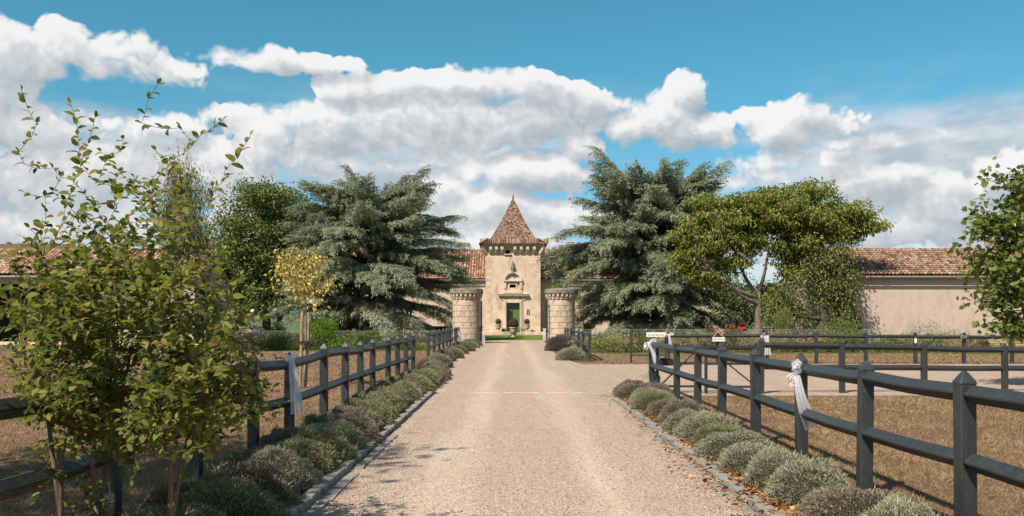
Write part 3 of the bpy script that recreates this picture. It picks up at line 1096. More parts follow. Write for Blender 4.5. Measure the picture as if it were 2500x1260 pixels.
wing(-21.5, tw0 + .02, 97.9, 6.25, 104.0, 9.95, [(xat(990, 98), xat(1006, 98), 1.1, 3.0), (xat(905, 98), xat(921, 98), 1.1, 3.0), (-19.2, -18.0, 1.1, 3.0)], 21)
wr = wing(tw1 - .02, 23.0, 97.9, 6.25, 104.0, 9.95, [(xat(1490, 98), xat(1508, 98), 1.1, 3.0), (xat(1570, 98), xat(1588, 98), 1.1, 3.0)], 22)
mb = MB()
mb.box((xat(1395, 104), 104, 10.2), (.72, .6, 1.2))
mb.box((xat(1395, 104), 104, 10.83), (.84, .72, .1))
mb.build('chimney', M_TRIM, wr)

# ---------------- round gate pillars
PD = 67.7
for (px, lab) in ((1138.5, 'round stone gate pillar with dried weeds growing on its rim'), (1370.5, 'round stone gate pillar with the dark-flowered lavender at its foot')):
    cx_ = xat(px, PD)
    pil = empty('gate_pillar', (cx_, PD, 0), 0, lab, 'pillar', 'gate pillars at the end of the drive')
    mb = MB()
    mb.lathe([(1.00, 0.0), (1.00, .26), (0.0, .26)], 40, (cx_, PD, 0))
    mb.build('plinth', M_PILLAR, pil, smooth=False)
    me = None
    for i in range(7):
        z0 = .27 + i * .427
        if me is None:
            m_ = MB()
            m_.lathe([(0.97, 0.0), (1.03, .018), (1.03, .409), (0.97, .427)], 40)
            o = m_.build('stone_course', M_PILLAR, pil)
            me = o.data
        else:
            o = mesh_obj('stone_course', me, pil)
        o.location = (cx_, PD, z0)
        o.rotation_euler = (0, 0, i * 1.3)
    mb = MB()
    mb.lathe([(1.00, 3.26), (1.03, 3.28), (1.03, 3.68)], 40, (cx_, PD, 0))
    mb.build('neck', M_PILLAR, pil)
    me = None
    for i in range(22):
        th = 2 * math.pi * (i + .5) / 22
        if me is None:
            m_ = MB()
            prof = [(0, .40), (.20, .40), (.20, .22), (.12, .12), (.10, .04), (0, 0)]
            k = len(prof)
            vs = [(p, -.075, z) for p, z in prof] + [(p, .075, z) for p, z in prof]
            m_.add(vs, [tuple(range(k)), tuple(range(2 * k - 1, k - 1, -1))] + [(i_ + 1, i_, i_ + k, i_ + 1 + k) for i_ in range(k - 1)])
            o = m_.build('corbel', M_PILLAR, pil)
            me = o.data
        else:
            o = mesh_obj('corbel', me, pil)
        o.location = (cx_ + 1.01 * math.cos(th), PD + 1.01 * math.sin(th), 3.27)
        o.rotation_euler = (0, 0, th)
    mb = MB()
    mb.lathe([(1.0, 3.67), (1.22, 3.67), (1.26, 3.74), (1.25, 3.98), (1.23, 4.06), (0.9, 4.10), (0, 4.12)], 44, (cx_, PD, 0), wob=.012, rnd=random.Random(px))
    mb.build('capstone', M_LICHEN, pil)
    if px < 1200:
        n = 260
        a = rng.random(n) * 6.28
        r_ = 1.15 * np.sqrt(rng.random(n))
        P = np.stack([cx_ + r_ * np.cos(a), PD + r_ * np.sin(a), np.full(n, 4.08)], 1)
        D = norm(rng.normal(size=(n, 3)) * .45 + np.array([0, 0, 1.0]))
        me_ = leaf_mesh('weeds', P, D, rand_unit(n), rng.uniform(.08, .42, n), .02, leaf_material('dry_weed', [(0, (.16, .11, .06)), (.6, (.12, .14, .05)), (1, (.3, .22, .12))]), 'blade')
        tag(mesh_obj('weeds', me_, pil), kind='stuff')

# iron gate leaves, open, behind the pillars
for (x, lab) in ((-2.33, 'black iron gate leaf folded open beside the weedy pillar'), (2.60, 'black iron gate leaf folded open beside the other pillar')):
    ig = empty('iron_gate', (x, 67.0, 0), 0, lab, 'gate', 'iron gate leaves at the pillars')
    mb = MB()
    for (y, w) in ((67.0, .07), (69.4, .06)):
        mb.box((x, y, 1.62), (w, w, 3.1))
    for zz in (.2, 1.1, 2.95):
        mb.box((x, 68.2, zz), (.05, 2.35, .06))
    mb.build('frame', M_IRON, ig)
    me = None
    for i in range(14):
        y = 67.16 + i * .16
        if me is None:
            m_ = MB()
            m_.tube([(0, 0, .2), (0, 0, 3.15), (0, 0, 3.3)], [.014, .014, .002], 6)
            o = m_.build('bar', M_IRON, ig)
            me = o.data
        else:
            o = mesh_obj('bar', me, ig)
        o.location = (x, y, 0)

# ---------------- the long barn with the open shed
bx1, by0, by1 = -22.9, 65.0, 73.0
barn = empty('barn', (-30, 69, 0), 0, 'long barn with pink clay tile roof and a dark open shed front', 'barn')
bx0 = -46.0
ze, zr, ym = 5.0, 7.05, 69.0
mb = MB()
op = [(-45.5, xat(280, 65), 0.0, 4.35)]
facade(mb, bx0, bx1, 0, ze, by0, op, .4)
mb.add([(bx1, by0, 0), (bx1, by1, 0), (bx1, by1, ze), (bx1, ym, zr - .1), (bx1, by0, ze)], [(0, 1, 2, 3, 4)])
mb.add([(bx0, by0, 0), (bx0, by1, 0), (bx0, by1, ze), (bx0, ym, zr - .1), (bx0, by0, ze)], [(1, 0, 4, 3, 2)])
mb.add([(bx0, by1, 0), (bx1, by1, 0), (bx1, by1, ze), (bx0, by1, ze)], [(0, 1, 2, 3)])
mb.build('wall', M_BARN, barn)
mb = MB()
mb.add([(bx0, by0 + 6.5, 0), (xat(280, 65), by0 + 6.5, 0), (xat(280, 65), by0 + 6.5, 4.6), (bx0, by0 + 6.5, 4.6)], [(0, 1, 2, 3)])
mb.add([(xat(280, 65) + .01, by0 + .4, 0), (xat(280, 65) + .01, by0 + 6.5, 0), (xat(280, 65) + .01, by0 + 6.5, 4.6), (xat(280, 65) + .01, by0 + .4, 4.6)], [(1, 0, 3, 2)])
mb.build('shed_back_wall', M_DARKWOOD, barn)
for x in (-42.0, -37.4, -33.0):
    mb = MB()
    mb.box((x, by0 + .25, 2.17), (.32, .32, 4.34))
    mb.build('shed_post', M_DARKWOOD, barn, bevel=.02)
mb = MB()
yo, yr2 = by0 - .45, by1 + .45
slab(mb, (bx0, yo, ze - .05), (bx1 + .45, yo, ze - .05), (bx1 + .45, ym, zr), (bx0, ym, zr), .14)
slab(mb, (bx0, ym, zr), (bx1 + .45, ym, zr), (bx1 + .45, yr2, ze - .05), (bx0, yr2, ze - .05), .14)
broof = mb.build('roof', M_DARKWOOD, barn)
S = Vector((0, ym - yo, zr - ze + .05))
ncol = int((bx1 + .45 - bx0) / .31)
tile_roof(broof, (bx1 + .45 - ncol * .31, yo - .04, ze - .04), (1, 0, 0), S, ncol, int(S.length / .45) + 1, .31, .45, M_TN_A, M_TN_O, 300, lambda p: p.x, 31)
mb = MB()
mb.tube([(bx0, ym, zr + .06), (bx1 + .5, ym, zr + .06)], .13, 8)
mb.build('ridge', M_TN_A, broof)
mb = MB()
mb.tube([(bx0, yo - .1, ze - .16), (bx1 + .4, yo - .1, ze - .16)], .07, 8)
mb.build('gutter', M_ZINC, barn)
for (y, z0, z1, w) in ((66.6, 1.0, 2.6, 1.0), (70.8, 1.0, 3.6, .9)):
    mb = MB()
    mb.box((bx1 + .01, y, (z0 + z1) / 2), (.06, w, z1 - z0))
    wo_ = mb.build('window', M_FRAME, barn)
    mb = MB()
    mb.box((bx1 + .035, y, (z0 + z1) / 2), (.03, w - .2, z1 - z0 - .2))
    mb.build('pane', M_VOID, wo_)
mb = MB()
mb.box((-33, 63.9, .09), (26, 2.2, .18))
tag(mb.build('stone_terrace', M_TRIM), kind='structure')
# a further roof behind the barn
fh = empty('farm_house', (-52, 92, 0), 0, 'low dark-roofed farm building rising behind the barn ridge', 'house')
mb = MB()
mb.box((-52, 94, 4.2), (16, 9, 8.4))
mb.build('wall', M_BARN, fh)
mb = MB()
slab(mb, (-61, 89, 8.2), (-43.0, 89, 8.2), (-46, 94, 9.75), (-58, 94, 9.75), .15)
slab(mb, (-58, 94, 9.75), (-46, 94, 9.75), (-43, 99, 8.2), (-61, 99, 8.2), .15)
mb.add([(-43.0, 89, 8.2), (-43, 99, 8.2), (-46, 94, 9.75)], [(0, 1, 2)])
mb.build('roof', M_TO_A, fh)

# ---------------- outbuilding with roughcast wall on the right
ox0, ox1, oy = 21.9, 46.0, 61.0
oz, ozr, oyr = 4.75, 6.75, 65.6
ob = empty('outbuilding', (30, 65, 0), 0, 'long outbuilding with blank roughcast wall and mottled old tile roof', 'building')
mb = MB()
yb_ = 2 * oyr - oy
facade(mb, ox0, ox1, 0, oz, oy, [])
mb.add([(ox0, oy, 0), (ox0, yb_, 0), (ox0, yb_, oz), (ox0, oyr, ozr - .1), (ox0, oy, oz)], [(1, 0, 4, 3, 2)])
mb.add([(ox1, oy, 0), (ox1, yb_, 0), (ox1, yb_, oz), (ox1, oyr, ozr - .1), (ox1, oy, oz)], [(0, 1, 2, 3, 4)])
mb.build('wall', M_ROUGH, ob)
mb = MB()
slab(mb, (ox0 - .35, oy - .4, oz - .05), (ox1, oy - .4, oz - .05), (ox1, oyr, ozr), (ox0 - .35, oyr, ozr), .14)
slab(mb, (ox0 - .35, oyr, ozr), (ox1, oyr, ozr), (ox1, yb_ + .4, oz - .05), (ox0 - .35, yb_ + .4, oz - .05), .14)
oroof = mb.build('roof', M_DARKWOOD, ob)
S = Vector((0, oyr - oy + .4, ozr - oz + .05))
tile_roof(oroof, (ox0 - .35, oy - .46, oz - .04), (1, 0, 0), S, int((ox1 - ox0 + .3) / .27), int(S.length / .42) + 1, .27, .42, M_TO_A, M_TO_O, 300, lambda p: -abs(p.x - 27.5), 41)
me = None
for i in range(50):
    if me is None:
        m_ = MB()
        vs, fs = tile_geometry(.36, .42)
        m_.add(vs, fs)
        o = m_.build('ridge_tile', M_TO_O, oroof)
        me = o.data
    else:
        o = mesh_obj('ridge_tile', me, oroof)
    o.location = (ox0 - .35 + i * .45, oyr, ozr + .04)
    o.rotation_euler = (0.02, R(0), R(-90) + random.uniform(-.03, .03))
mb = MB()
mb.tube([(ox0 - .3, oy - .5, oz - .13), (ox1, oy - .5, oz - .13)], .075, 8)
mb.build('gutter', M_ZINC, ob)
mb = MB()
mb.tube([(ox0 + .5, oy - .5, oz - .15), (ox0 + .5, oy - .08, oz - .5), (ox0 + .5, oy - .08, .1)], .05, 8)
mb.build('downpipe', M_ZINC, ob)

# low drystone wall at its foot: every stone a piece
M_DRY = stone_material('drystone', (0.42, 0.32, 0.21), (0.30, 0.22, 0.14), (0.50, 0.40, 0.28), 3.0, 0.6)
sw = empty('stone_wall', (30, 59.4, 0), 0, 'low drystone wall of honey-coloured rubble below the roughcast wall', 'wall')
mb = MB()
mb.box((30.9, 59.62, .32), (13.0, .5, .62))
mb.build('mortar_core', M_SOIL, sw)
rr = random.Random(77)
stones = []
for q in range(7):
    m_ = MB()
    m_.box((0, 0, 0), (1, 1, 1))
    m_.v = [(x * rr.uniform(.78, 1.1), y * rr.uniform(.8, 1.05), z * rr.uniform(.72, 1.1)) for x, y, z in m_.v]
    o = m_.build('stone', M_DRY, sw, bevel=.12)
    stones.append(o)
used = 0
z = 0.0
for row in range(5):
    h = (.17, .15, .14, .13, .12)[row]
    x = 24.6 + rr.uniform(0, .2)
    while x < 37.2:
        w = rr.uniform(.16, .46)
        o = stones[used] if used < 7 else stones[rr.randrange(7)].copy()
        if used >= 7:
            link(o, sw)
        used += 1
        o.location = (x + w / 2, 59.34 + rr.uniform(-.03, .03), z + h / 2)
        o.scale = (w * .98, .3, h * .98)
        o.rotation_euler = (rr.uniform(-.05, .05), rr.uniform(-.09, .09), rr.uniform(-.1, .1))
        x += w
    z += h

# ------------------------------------------------------------------ post-and-rail fences, kerbs, gates
def fence_paint():
    m, nt, out = new_mat('slate_fence_paint')
    co = coords(nt)
    g = nt.nodes.new('ShaderNodeNewGeometry')
    p = g.outputs['Position']
    n1 = noise(nt, vmth(nt, 'MULTIPLY', p, (1, 1, .25)), 14.0, 5, 0.6)
    n2 = noise(nt, p, 70.0, 4, 0.6)
    n3 = noise(nt, p, 240.0, 2, 0.5)
    c = mixcol(nt, n1, (0.012, 0.014, 0.0145, 1), (0.040, 0.045, 0.046, 1))
    c = mixcol(nt, maprange(nt, n2, 0.62, 0.70, 0.0, 0.40), c, (0.19, 0.20, 0.19, 1))
    c = mixcol(nt, maprange(nt, n3, 0.72, 0.78, 0.0, 0.5), c, (0.35, 0.35, 0.33, 1))
    h = mth(nt, 'ADD', n1, mth(nt, 'MULTIPLY', n2, 0.5))
    nt.links.new(bsdf(nt, c, maprange(nt, n1, 0.3, 0.7, 0.36, 0.55), 0.5, bump(nt, h, 0.35, 0.012)), out.inputs[0])
    return m


M_PAINT = fence_paint()
POST_H = 1.256
_w = 0.058


def post_mesh():
    mb = MB()
    w, c = _w, 0.008
    ring = [(-w + c, -w), (w - c, -w), (w, -w + c), (w, w - c), (w - c, w), (-w + c, w), (-w, w - c), (-w, -w + c)]
    lv = [(1.0, -0.3), (1.0, 0.6), (1.0, 1.155), (1.06, 1.165), (1.02, 1.18), (0.30, 1.245)]
    vs = [(x * s, y * s, z) for s, z in lv for x, y in ring] + [(0, 0, POST_H)]
    n = 8
    fs = [(j * n + i, j * n + (i + 1) % n, (j + 1) * n + (i + 1) % n, (j + 1) * n + i) for j in range(len(lv) - 1) for i in range(n)]
    fs += [((len(lv) - 1) * n + i, (len(lv) - 1) * n + (i + 1) % n, len(lv) * n) for i in range(n)]
    mb.add(vs, fs)
    me = bpy.data.meshes.new('post')
    me.from_pydata(mb.v, [], mb.f)
    me.materials.append(M_PAINT)
    return me


POST = post_mesh()


def rail(parent, A, B, half=0.066, round_=False):
    """square rail set on its edge between two posts"""
    A, B = Vector(A), Vector(B)
    t = (B - A).normalized()
    s = t.cross(Vector((0, 0, 1))).normalized()
    u = s.cross(t)
    mb = MB()
    h, c = half, 0.007
    ring = []
    for (a, b) in ((1, 0), (0, 1), (-1, 0), (0, -1)):
        pa = (s * a + u * b) * h
        q = (s * (-b) + u * a) * c
        ring += [pa - q - (s * a + u * b) * c * .4, pa + q - (s * a + u * b) * c * .4]
    # rails are let into the posts: the ends taper
    e = min(0.05, (B - A).length * .1)
    M_ = (A + B) / 2 + Vector((0, 0, random.uniform(-.012, .004))) + s * random.uniform(-.008, .008)
    segs = [(A, .75), (A + t * e, 1.0), (M_, .98), (B - t * e, 1.0), (B, .75)]
    vs = [p + r * k for p, k in segs for r in ring]
    n = 8
    fs = [(j * n + i, j * n + (i + 1) % n, (j + 1) * n + (i + 1) % n, (j + 1) * n + i) for j in range(4) for i in range(n)]
    fs += [tuple(range(n - 1, -1, -1)), tuple(4 * n + i for i in range(n))]
    mb.add(vs, fs)
    mb.build('rail', M_PAINT, parent)


def fence(label, posts, rails=(1.09, 0.61), group='slate-grey post-and-rail fences', seed=1, ends=None, skip=()):
    """posts: (x, y, height factor)"""
    rr = random.Random(seed)
    c = posts[len(posts) // 2]
    f = empty('rail_fence', (c[0], c[1], 0), 0, label, 'fence', group)
    for (x, y, k) in posts:
        d = posts[min(len(posts) - 1, posts.index((x, y, k)) + 1)]
        o = mesh_obj('post', POST, f, (x, y, gz(x, y)), (R(rr.uniform(-.8, .8)), R(rr.uniform(-.8, .8)), R(rr.uniform(-3, 3))), (1, 1, k))
    for i in range(len(posts) - 1):
        if i in skip:
            continue
        (x0, y0, k0), (x1, y1, k1) = posts[i], posts[i + 1]
        for z in rails:
            t = Vector((x1 - x0, y1 - y0, 0)).normalized() * (_w * .96)
            rail(f, Vector((x0, y0, z * k0 + rr.uniform(-.012, .012))) + t, Vector((x1, y1, z * k1 + rr.uniform(-.012, .012))) - t)
    return f


Lp = [(-3.02, 3.0, 1.0), (-3.02, 4.85, 1.0), (xat(270, 6.67), 6.67, 1.0), (xat(476, 8.46), 8.46, 1.0), (xat(619, 10.35), 10.35, .98), (xat(706, 11.6), 11.6, .965),
      (xat(790, 13.5), 13.5, 1.02), (xat(842, 15.4), 15.4, 1.0), (xat(881, 17.0), 17.0, .99), (xat(909, 18.5), 18.5, 1.0), (xat(947, 20.8), 20.8, 1.0),
      (xat(971, 22.5), 22.5, 1.0), (xat(992, 24.3), 24.3, 1.0), (xat(1008, 25.9), 25.9, 1.02)]
fence('slate-grey rail fence running past the hornbeams to the narrow gap', Lp, seed=3)
L2 = []
for i in range(10):
    t = i / 9
    d = 34.2 + (64.5 - 34.2) * t
    L2.append((-3.17 + (-3.80 + 3.17) * t, d, 1.02))
fence('short slate-grey rail fence ending at the weedy pillar', L2, seed=4)
Rp = [(3.28, 2.7, 1.0), (3.25, 4.5, 1.0)] + [((px - CX) * d / F, d, k) for px, d, k in
      ((2358, 6.38, 1.0), (2110, 8.15, 1.0), (1957, 9.95, 1.0), (1846, 11.8, 1.0), (1762, 13.75, 1.0), (1703, 15.5, 1.0), (1653, 17.4, 1.0), (1591, 20.4, 1.0))]
fence('slate-grey rail fence with the long tulle sash, bending to the lane gate', Rp, seed=5)
R2 = []
for i in range(7):
    t = i / 6
    R2.append((3.16 + .5 * t, 36.8 + 25 * t, 1.0))
fence('short slate-grey rail fence ending at the pillar with dark lavender', R2, seed=6)
Mp = [(xat(1858, 20.0), 20.0, 1.0), (xat(2056, 20.2), 20.2, .965), (xat(2256, 20.4), 20.4, .92), (xat(2453, 20.6), 20.6, .875), (xat(2652, 20.8), 20.8, .85), (xat(2850, 21), 21, .85)]
mf = fence('slate-grey rail fence along the near edge of the gravel lane', Mp, seed=8)
Fp = [(xat(px, 34.6), 34.6, k) for px, k in ((1632, 1.0), (1752, 1.0), (1873, 1.0), (1993, 1.0), (2114, .985), (2235, .975), (2353, .965), (2471, .955), (2590, .95), (2710, .95))]
ff = fence('slate-grey rail fence along the flower border side of the lane', Fp, rails=(1.06, .60), seed=9)


def bar(mb, a, b, w=.045, d=.045):
    a, b = Vector(a), Vector(b)
    t = (b - a)
    L = t.length
    q = t.to_track_quat('Z', 'Y').to_matrix()
    mb.box((a + b) / 2, (w, d, L), mat=q)


def field_gate(label, x0, x1, y, h, brace, zb=.16):
    g = empty('field_gate', ((x0 + x1) / 2, y, 0), 0, label, 'gate', 'slate-grey steel field gates')
    for x in (x0, x1):
        mb = MB()
        bar(mb, (x, y, .02), (x, y, h), .06, .06)
        mb.build('stile', M_PAINT, g)
    for z in (zb, (zb + h) / 2 + .02, h - .09):
        mb = MB()
        bar(mb, (x0 + .03, y, z), (x1 - .03, y, z), .05, .05)
        mb.build('rail', M_PAINT, g)
    mb = MB()
    a, b = brace
    bar(mb, (a[0], y - .03, a[1]), (b[0], y - .03, b[1]), .045, .03)
    mb.build('brace', M_PAINT, g)
    mb = MB()
    xl = x0 if brace[1][0] < brace[0][0] else x1
    mb.tube([(x1 if xl == x0 else x0, y - .04, .03), (x1 if xl == x0 else x0, y - .04, .30)], .018, 8)
    mb.build('drop_bolt', M_IRON, g)
    return g


gx0, gx1, gx2 = xat(1604, 20.2), xat(1718, 20.0), xat(1846, 20.0)
field_gate('steel gate leaf by the big white bow, its brace rising to the middle', gx0, gx1 - .05, 20.15, 1.14, ((gx1 - .1, 1.0), (gx0 + .08, .2)))
field_gate('steel gate leaf hung on the lane fence, its brace falling to the hinge', gx1 + .05, gx2, 20.0, 1.14, ((gx1 + .12, 1.0), (gx2 - .05, .2)))
gl = empty('gate_latch_box', (xat(1628, 19.9), 19.9, .62), 0, 'small black latch box fixed behind the near gate leaf', 'latch')
mb = MB()
mb.box((xat(1630, 19.9), 20.02, .70), (.42, .12, .14))
mb.build('box', M_IRON, gl, bevel=.01)
mb = MB()
mb.tube([(xat(1612, 19.9), 19.96, .78), (xat(1640, 19.9), 19.96, .78)], .018, 8)
mb.build('bolt', M_IRON, gl)
far_gate = field_gate('narrow steel gate leaf carrying the deliveries sign', xat(1540, 34.8), xat(1626, 34.6), 34.7, 1.20, ((xat(1548, 34.7), 1.12), (xat(1580, 34.7), .72)), .32)

# kerbs of small granite setts, every stone a piece
M_SETT = stone_material('granite_sett', (0.30, 0.275, 0.24), (0.21, 0.19, 0.165), (0.40, 0.37, 0.33), 6.0, 0.5)
rr = random.Random(12)
sett_me = []
for q in range(6):
    m_ = MB()
    m_.box((0, 0, 0), (1, 1, 1))
    m_.v = [(x * rr.uniform(.90, 1.04), y * rr.uniform(.92, 1.03), z * rr.uniform(.9, 1.05)) for x, y, z in m_.v]
    me = bpy.data.meshes.new('kerb_stone')
    me.from_pydata(m_.v, [], m_.f)
    me.materials.append(M_SETT)
    sett_me.append(me)


def kerb(name, rows):
    k = empty(name, (rows[0][0](10), 10, 0))
    tag(k, kind='structure')
    for (xf, y0, y1, ln, wd, top, drop) in rows:
        y = y0
        while y < y1:
            L = ln * rr.uniform(.8, 1.25)
            if rr.random() > drop:
                o = mesh_obj('kerb_stone', sett_me[rr.randrange(6)], k, (xf(y) + rr.uniform(-.008, .008), y + L / 2, top - .06 + rr.uniform(-.008, .006)),
                             (R(rr.uniform(-2, 2)), R(rr.uniform(-2.5, 2.5)), R(rr.uniform(-3, 3))), (wd, L * .95, .12))
            y += L


kerb('left_kerb', [(lambda y: -1.80, 3.0, 19.6, .24, .115, .075, 0), (lambda y: -1.655, 3.0, 12.6, .26, .10, .026, .06)])
kerb('right_kerb', [(lambda y: 2.12 if y < 17.6 else 2.12 - (y - 17.6) * .05, 3.0, 19.2, .115, .13, .06, .02), (lambda y: 1.985, 4.0, 14.0, .14, .09, .018, .45)])
kerb('lane_kerb', [(lambda y: -1.95 - .02 * (y - 20), 20.2, 26.0, .3, .12, .04, .05)])

rr = random.Random(4)
dm_ = MB()
x = -1.0
while x < 1.7:
    L = rr.uniform(.1, .42)
    dm_.box((x + L / 2, 20.25 + rr.uniform(-.02, .02), .008), (L, rr.uniform(.04, .09), .014))
    x += L + rr.choice((.0, .02, .15))
tag(dm_.build('drain_strip', M_TRIM), kind='structure')

# ------------------------------------------------------------------ tulle bows and sashes
m_t, nt, out = new_mat('white_tulle')
b1 = bsdf(nt, (0.88, 0.85, 0.89, 1), 0.8, 0.2)
b2 = nt.nodes.new('ShaderNodeBsdfTranslucent')
b2.inputs['Color'].default_value = (0.86, 0.84, 0.89, 1)
b3 = nt.nodes.new('ShaderNodeBsdfTransparent')
mx = nt.nodes.new('ShaderNodeMixShader')
mx.inputs[0].default_value = 0.45
nt.links.new(b1, mx.inputs[1])
nt.links.new(b2.outputs[0], mx.inputs[2])
mx2 = nt.nodes.new('ShaderNodeMixShader')
mx2.inputs[0].default_value = 0.30
nt.links.new(mx.outputs[0], mx2.inputs[1])
nt.links.new(b3.outputs[0], mx2.inputs[2])
nt.links.new(mx2.outputs[0], out.inputs[0])
M_TULLE = m_t


def ribbon(path, widths, folds=4, amp=.25, seed=0, side=Vector((1, 0, 0))):
    """gathered strip of cloth along a path"""
    rr = random.Random(seed)
    mb = MB()
    nW = folds * 4
    vs, fs = [], []
    ph = [rr.uniform(0, 6) for _ in range(3)]
    for i, (p, w) in enumerate(zip(path, widths)):
        p = Vector(p)
        t = (Vector(path[min(i + 1, len(path) - 1)]) - Vector(path[max(i - 1, 0)])).normalized()
        s = (side - t * side.dot(t)).normalized()
        nrm_ = t.cross(s)
        for k in range(nW + 1):
            u = k / nW - .5
            off = math.sin(u * folds * 2 * math.pi + ph[0] + i * .12) * amp * w / folds * 1.6 + math.sin(u * 7 + i * .3 + ph[1]) * w * .04
            vs.append(p + s * u * w + nrm_ * off)
    for i in range(len(path) - 1):
        for k in range(nW):
            a = i * (nW + 1) + k
            fs.append((a, a + 1, a + nW + 2, a + nW + 1))
    mb.add(vs, fs)
    return mb


def curve(pts, n=14):
    """smooth path through points"""
    pts = [Vector(p) for p in pts]
    P_ = [pts[0]] + pts + [pts[-1]]
    res = []
    seg = len(pts) - 1
    for i in range(n + 1):
        t = seg * i / n
        k = min(int(t), seg - 1)
        u = t - k
        p0, p1, p2, p3 = P_[k], P_[k + 1], P_[k + 2], P_[k + 3]
        res.append(.5 * ((2 * p1) + (-p0 + p2) * u + (2 * p0 - 5 * p1 + 4 * p2 - p3) * u * u + (-p0 + 3 * p1 - 3 * p2 + p3) * u ** 3))
    return res


def bow(label, knot, loops, tails, seed=0, knot_r=.05):
    knot = Vector(knot)
    b = empty('tulle_bow', knot, 0, label, 'bow', 'white tulle bows on the fences')
    mb = MB()
    mb.lathe([(0.0, -knot_r * .7), (knot_r * .5, -knot_r * .5), (knot_r * .62, 0), (knot_r * .5, knot_r * .5), (0, knot_r * .7)], 10, knot, wob=.15, rnd=random.Random(seed))
    mb.build('knot', M_TULLE, b, smooth=True)
    for i, lp in enumerate(loops):
        pts = curve([knot + Vector(p) * .72 for p in lp], 12)
        n = len(pts)
        w = [.03 + .07 * math.sin(math.pi * k / (n - 1)) for k in range(n)]
        ribbon(pts, w, 3, .35, seed + i, Vector((.15, .35, 1))).build('loop', M_TULLE, b, smooth=True)
    for i, (tl, w0, w1) in enumerate(tails):
        pts = curve([knot + Vector(p) for p in tl], 16)
        n = len(pts)
        w = [w0 + (w1 - w0) * (k / (n - 1)) ** .8 for k in range(n)]
        ribbon(pts, w, 3, .28, seed + 10 + i).build('tail', M_TULLE, b, smooth=True)
    return b


p = at(712, 880, 11.45)
bow('lilac-white tulle sash knotted on the fence post before the sapling', p, [[(0, 0, 0), (-.06, -.05, .05), (-.09, -.03, -.03), (0, 0, 0)], [(0, 0, 0), (.05, -.04, .07), (.02, -.06, .11), (0, 0, 0)]],
    [([(0, -.02, 0), (.04, -.06, -.2), (.07, -.05, -.45), (.08, -.02, -.68)], .07, .17)], 1, .045)
p = at(1943, 912, 9.80)
bow('long white tulle sash blowing past the lower rail', p, [[(0, 0, 0), (-.05, -.04, .10), (.01, -.05, .15), (.03, 0, .02)], [(0, 0, 0), (-.10, -.03, -.08), (-.04, -.05, -.16), (0, 0, -.02)], [(0, 0, 0), (.04, -.03, .06), (.03, -.03, .17), (0, 0, .04)]],
    [([(0, -.03, -.02), (.03, -.06, -.22), (.10, -.03, -.42), (.20, .06, -.60)], .07, .16)], 5, .05)
p = at(1583, 838, 20.25)
bow('big looped white bow on the corner post of the lane gate', p, [[(0, 0, 0), (.12, -.05, .10), (.25, -.05, .06), (.14, -.02, .0), (0, 0, 0)], [(0, 0, 0), (-.10, -.05, -.02), (-.13, -.05, -.16), (-.04, -.02, -.1), (0, 0, 0)]],
    [([(0, -.04, 0), (.08, -.06, -.18), (.15, -.05, -.4)], .06, .10), ([(.02, -.04, 0), (.12, -.06, -.15), (.17, -.05, -.46)], .06, .10)], 9, .05)
p = at(1632, 818, 34.45)
bow('small white bow on the far post beside the deliveries sign', p, [[(0, 0, 0), (-.16, -.05, .06), (-.20, -.05, -.04), (0, 0, 0)], [(0, 0, 0), (.16, -.05, .10), (.24, -.05, .02), (0, 0, 0)]],
    [([(0, -.05, 0), (.05, -.06, -.25), (.08, -.05, -.5)], .08, .13)], 13, .06)
p = at(1868, 822, 34.45)
bow('white bow with a wide short skirt on the far post', p, [[(0, 0, 0), (-.18, -.05, .04), (-.22, -.05, -.06), (0, 0, 0)], [(0, 0, 0), (.14, -.05, .05), (.16, -.05, -.06), (0, 0, 0)]],
    [([(0, -.05, 0), (.03, -.08, -.3), (.06, -.08, -.7)], .10, .30)], 17, .06)
for (px, py, d, lab, sd) in ((1122, 806, 63.6, 'white tulle tail on the fence end at the weedy pillar', 21), (1386, 806, 61.0, 'white tulle tail on the fence end by dark lavender', 25),
                             (1180, 812, 66.6, 'white tulle strip tied to the iron gate at weedy pillar', 29), (1329, 804, 66.4, 'white tulle strip tied to the iron gate near dark lavender', 33)):
    p = at(px, py, d)
    bow(lab, p, [[(0, 0, 0), (-.12, -.05, .06), (-.12, -.05, -.05), (0, 0, 0)], [(0, 0, 0), (.12, -.05, .06), (.12, -.05, -.05), (0, 0, 0)]],
        [([(0, -.05, 0), (.02, -.07, -.4), (.03, -.05, -.85)], .16, .26)], sd, .07)

# ------------------------------------------------------------------ signs
M_SIGN = plain_material('cream_sign_paint', (0.66, 0.63, 0.55), 0.6, 0.3, 0.05, 6, 0.05)
M_INK = plain_material('black_ink', (0.02, 0.02, 0.02), 0.7, 0.2, 0.05)


def lettering(txt, size, loc, parent, mat, shear=0.0, spacing=1.0, align='CENTER'):
    cu = bpy.data.curves.new('lettering', 'FONT')
    cu.body = txt
    cu.size = size
    cu.shear = shear
    cu.space_character = spacing
    cu.align_x = align
    cu.align_y = 'CENTER'
    cu.extrude = 0.001
    cu.resolution_u = 3
    cu.materials.append(mat)
    tmp = bpy.data.objects.new('lettering_source', cu)
    me = bpy.data.meshes.new_from_object(tmp)
    bpy.data.objects.remove(tmp)
    o = bpy.data.objects.new('lettering', me)
    link(o, parent)
    o.location = loc
    o.rotation_euler = (R(90), 0, 0)
    return o


